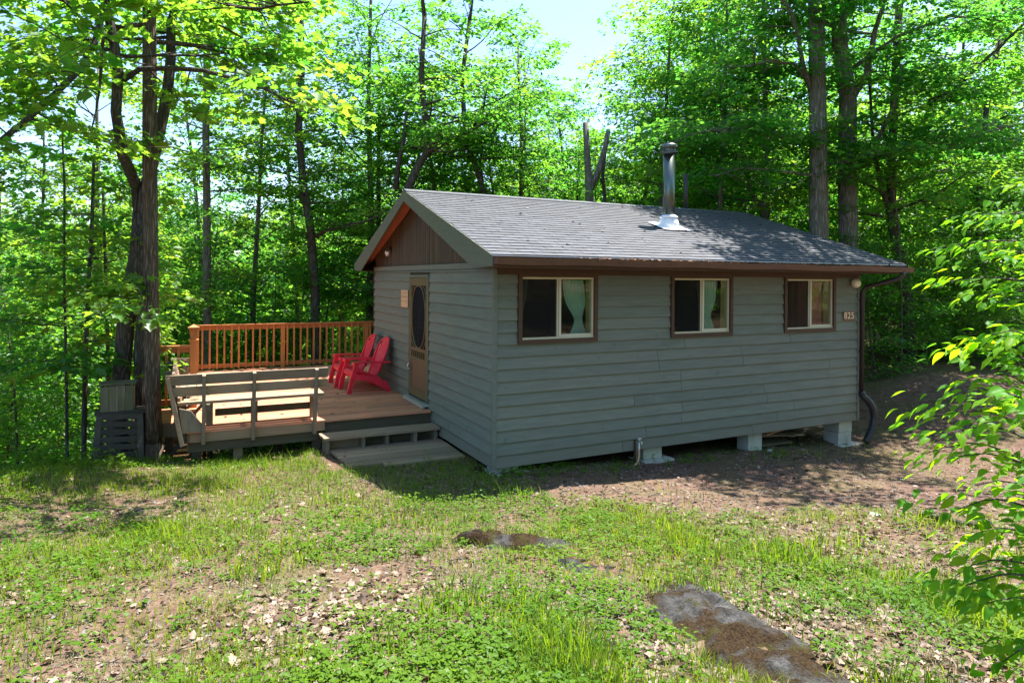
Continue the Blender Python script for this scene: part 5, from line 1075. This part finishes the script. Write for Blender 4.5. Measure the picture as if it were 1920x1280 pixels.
def litter(n, dens, name, label, size, lift=.012):
    x, y = scatter(n, 0, 0, 0, 0, 1.25); ok = (r.random(n) < dens(x, y)) & free(x, y) & (off_rock(x, y, .95) ); x, y = x[ok], y[ok]; n = len(x); P = np.stack([x, y, gz(x, y) + r.uniform(.0, lift, n) + .004], 1); a = r.uniform(0, 6.283, n)
    P[:, 2] += np.where(off_rock(x, y, .9), 0, .07)
    dr = np.stack([np.cos(a), np.sin(a), r.normal(0, .25, n)], 1); nr = r.normal(0, .38, (n, 3)); nr[:, 2] += 1
    o = link(name, leaves_mesh(name, P, dr, nr, size * r.uniform(.5, 1.3, n), M['dead'], r, True, np.clip(r.random(n) ** 1.2, 0, 1))); return tag(o, label, 'leaf litter', None, 'stuff')
def lit_d(x, y):
    k = np.clip((fbm(x * .8 + 20, y * .8 + 7, 90) - .30) * 3.2, .15, 1); d = dirt(x, y); return np.clip(k * (1 - .55 * d), 0, 1) * np.where((y < -3.2), 1.0, .55)
litter(64000, lit_d, 'leaf_litter', 'dry tan leaf litter scattered among the grass', .055)
litter(80000, lambda x, y: np.clip(dirt(x, y) * .6 + .45 * vnoise(x * 1.7, y * 1.7, 15) + .1, 0, 1), 'fine_litter', 'fine brown leaf crumbs over the bare dirt and thin grass', .026, .008)
# a few dead leaves on deck, roof and platform
def strew(name, label, pts, size, seed):
    rr = np.random.default_rng(seed); n = len(pts); a = rr.uniform(0, 6.28, n); dr = np.stack([np.cos(a), np.sin(a), rr.normal(0, .1, n)], 1); nr = rr.normal(0, .2, (n, 3)); nr[:, 2] += 1
    o = link(name, leaves_mesh(name, np.array(pts), dr, nr, size * rr.uniform(.6, 1.3, n), M['dead'], rr, True)); tag(o, label, 'leaf litter', None, 'stuff')
strew('deck_leaves', 'few dry leaves fallen on the deck boards', [(RNG.uniform(-3.2, -.2), RNG.uniform(2.5, 5.8), ZD + .012) for _ in range(34)] + [(RNG.uniform(-1.6, -.2), RNG.uniform(1.2, 1.9), -.04) for _ in range(10)], .06, 2)
strew('roof_debris', 'few twigs and dry leaves lying on the shingles', [(x_, y_, ZE + (y_ + OVE) * SLOPE + .006) for x_, y_ in [(RNG.uniform(.5, 7), RNG.uniform(-.4, 2.8)) for _ in range(46)]], .055, 4)
strew('gutter_debris', 'dark line of rotting leaves heaped along the gutter', [(RNG.uniform(.9, 7.2), -OVE - .05 + RNG.uniform(-.03, .03), SOF + .125 + RNG.uniform(0, .02)) for _ in range(160)], .06, 6)
strew('underfloor_leaves', 'drift of dry leaves under the cabin floor by the end pier', [(x_, y_, gz1(x_, y_) + .02 + RNG.uniform(0, .05)) for x_, y_ in [(RNG.uniform(4.9, 6.7), RNG.uniform(.2, 1.4)) for _ in range(300)]], .07, 8)
rt = random.Random(31); mb = MB()
for _ in range(170):
    a = rt.uniform(TH - .8, TH + .8); d = 2.9 + 7 * rt.random() ** 1.3; x, y = CAM.x + d * math.cos(a), CAM.y + d * math.sin(a)
    if not bool(free(np.array([x]), np.array([y]))[0]) or not bool(off_rock(np.array([x]), np.array([y]), 1.1)[0]): continue
    b = rt.uniform(0, 6.28); ln = rt.uniform(.08, .32); pts = []
    for k in range(4): qx, qy = x + math.cos(b) * ln * k / 3 + rt.gauss(0, .008), y + math.sin(b) * ln * k / 3 + rt.gauss(0, .008); pts.append((qx, qy, gz1(qx, qy) + .012 + rt.uniform(0, .015)))
    mb.tube(pts, [.005, .0045, .0035, .002], 4)
tag(mb.build('twig_litter', M['bark_dark']), 'thin dead twigs scattered over the yard', 'twigs', None, 'stuff')
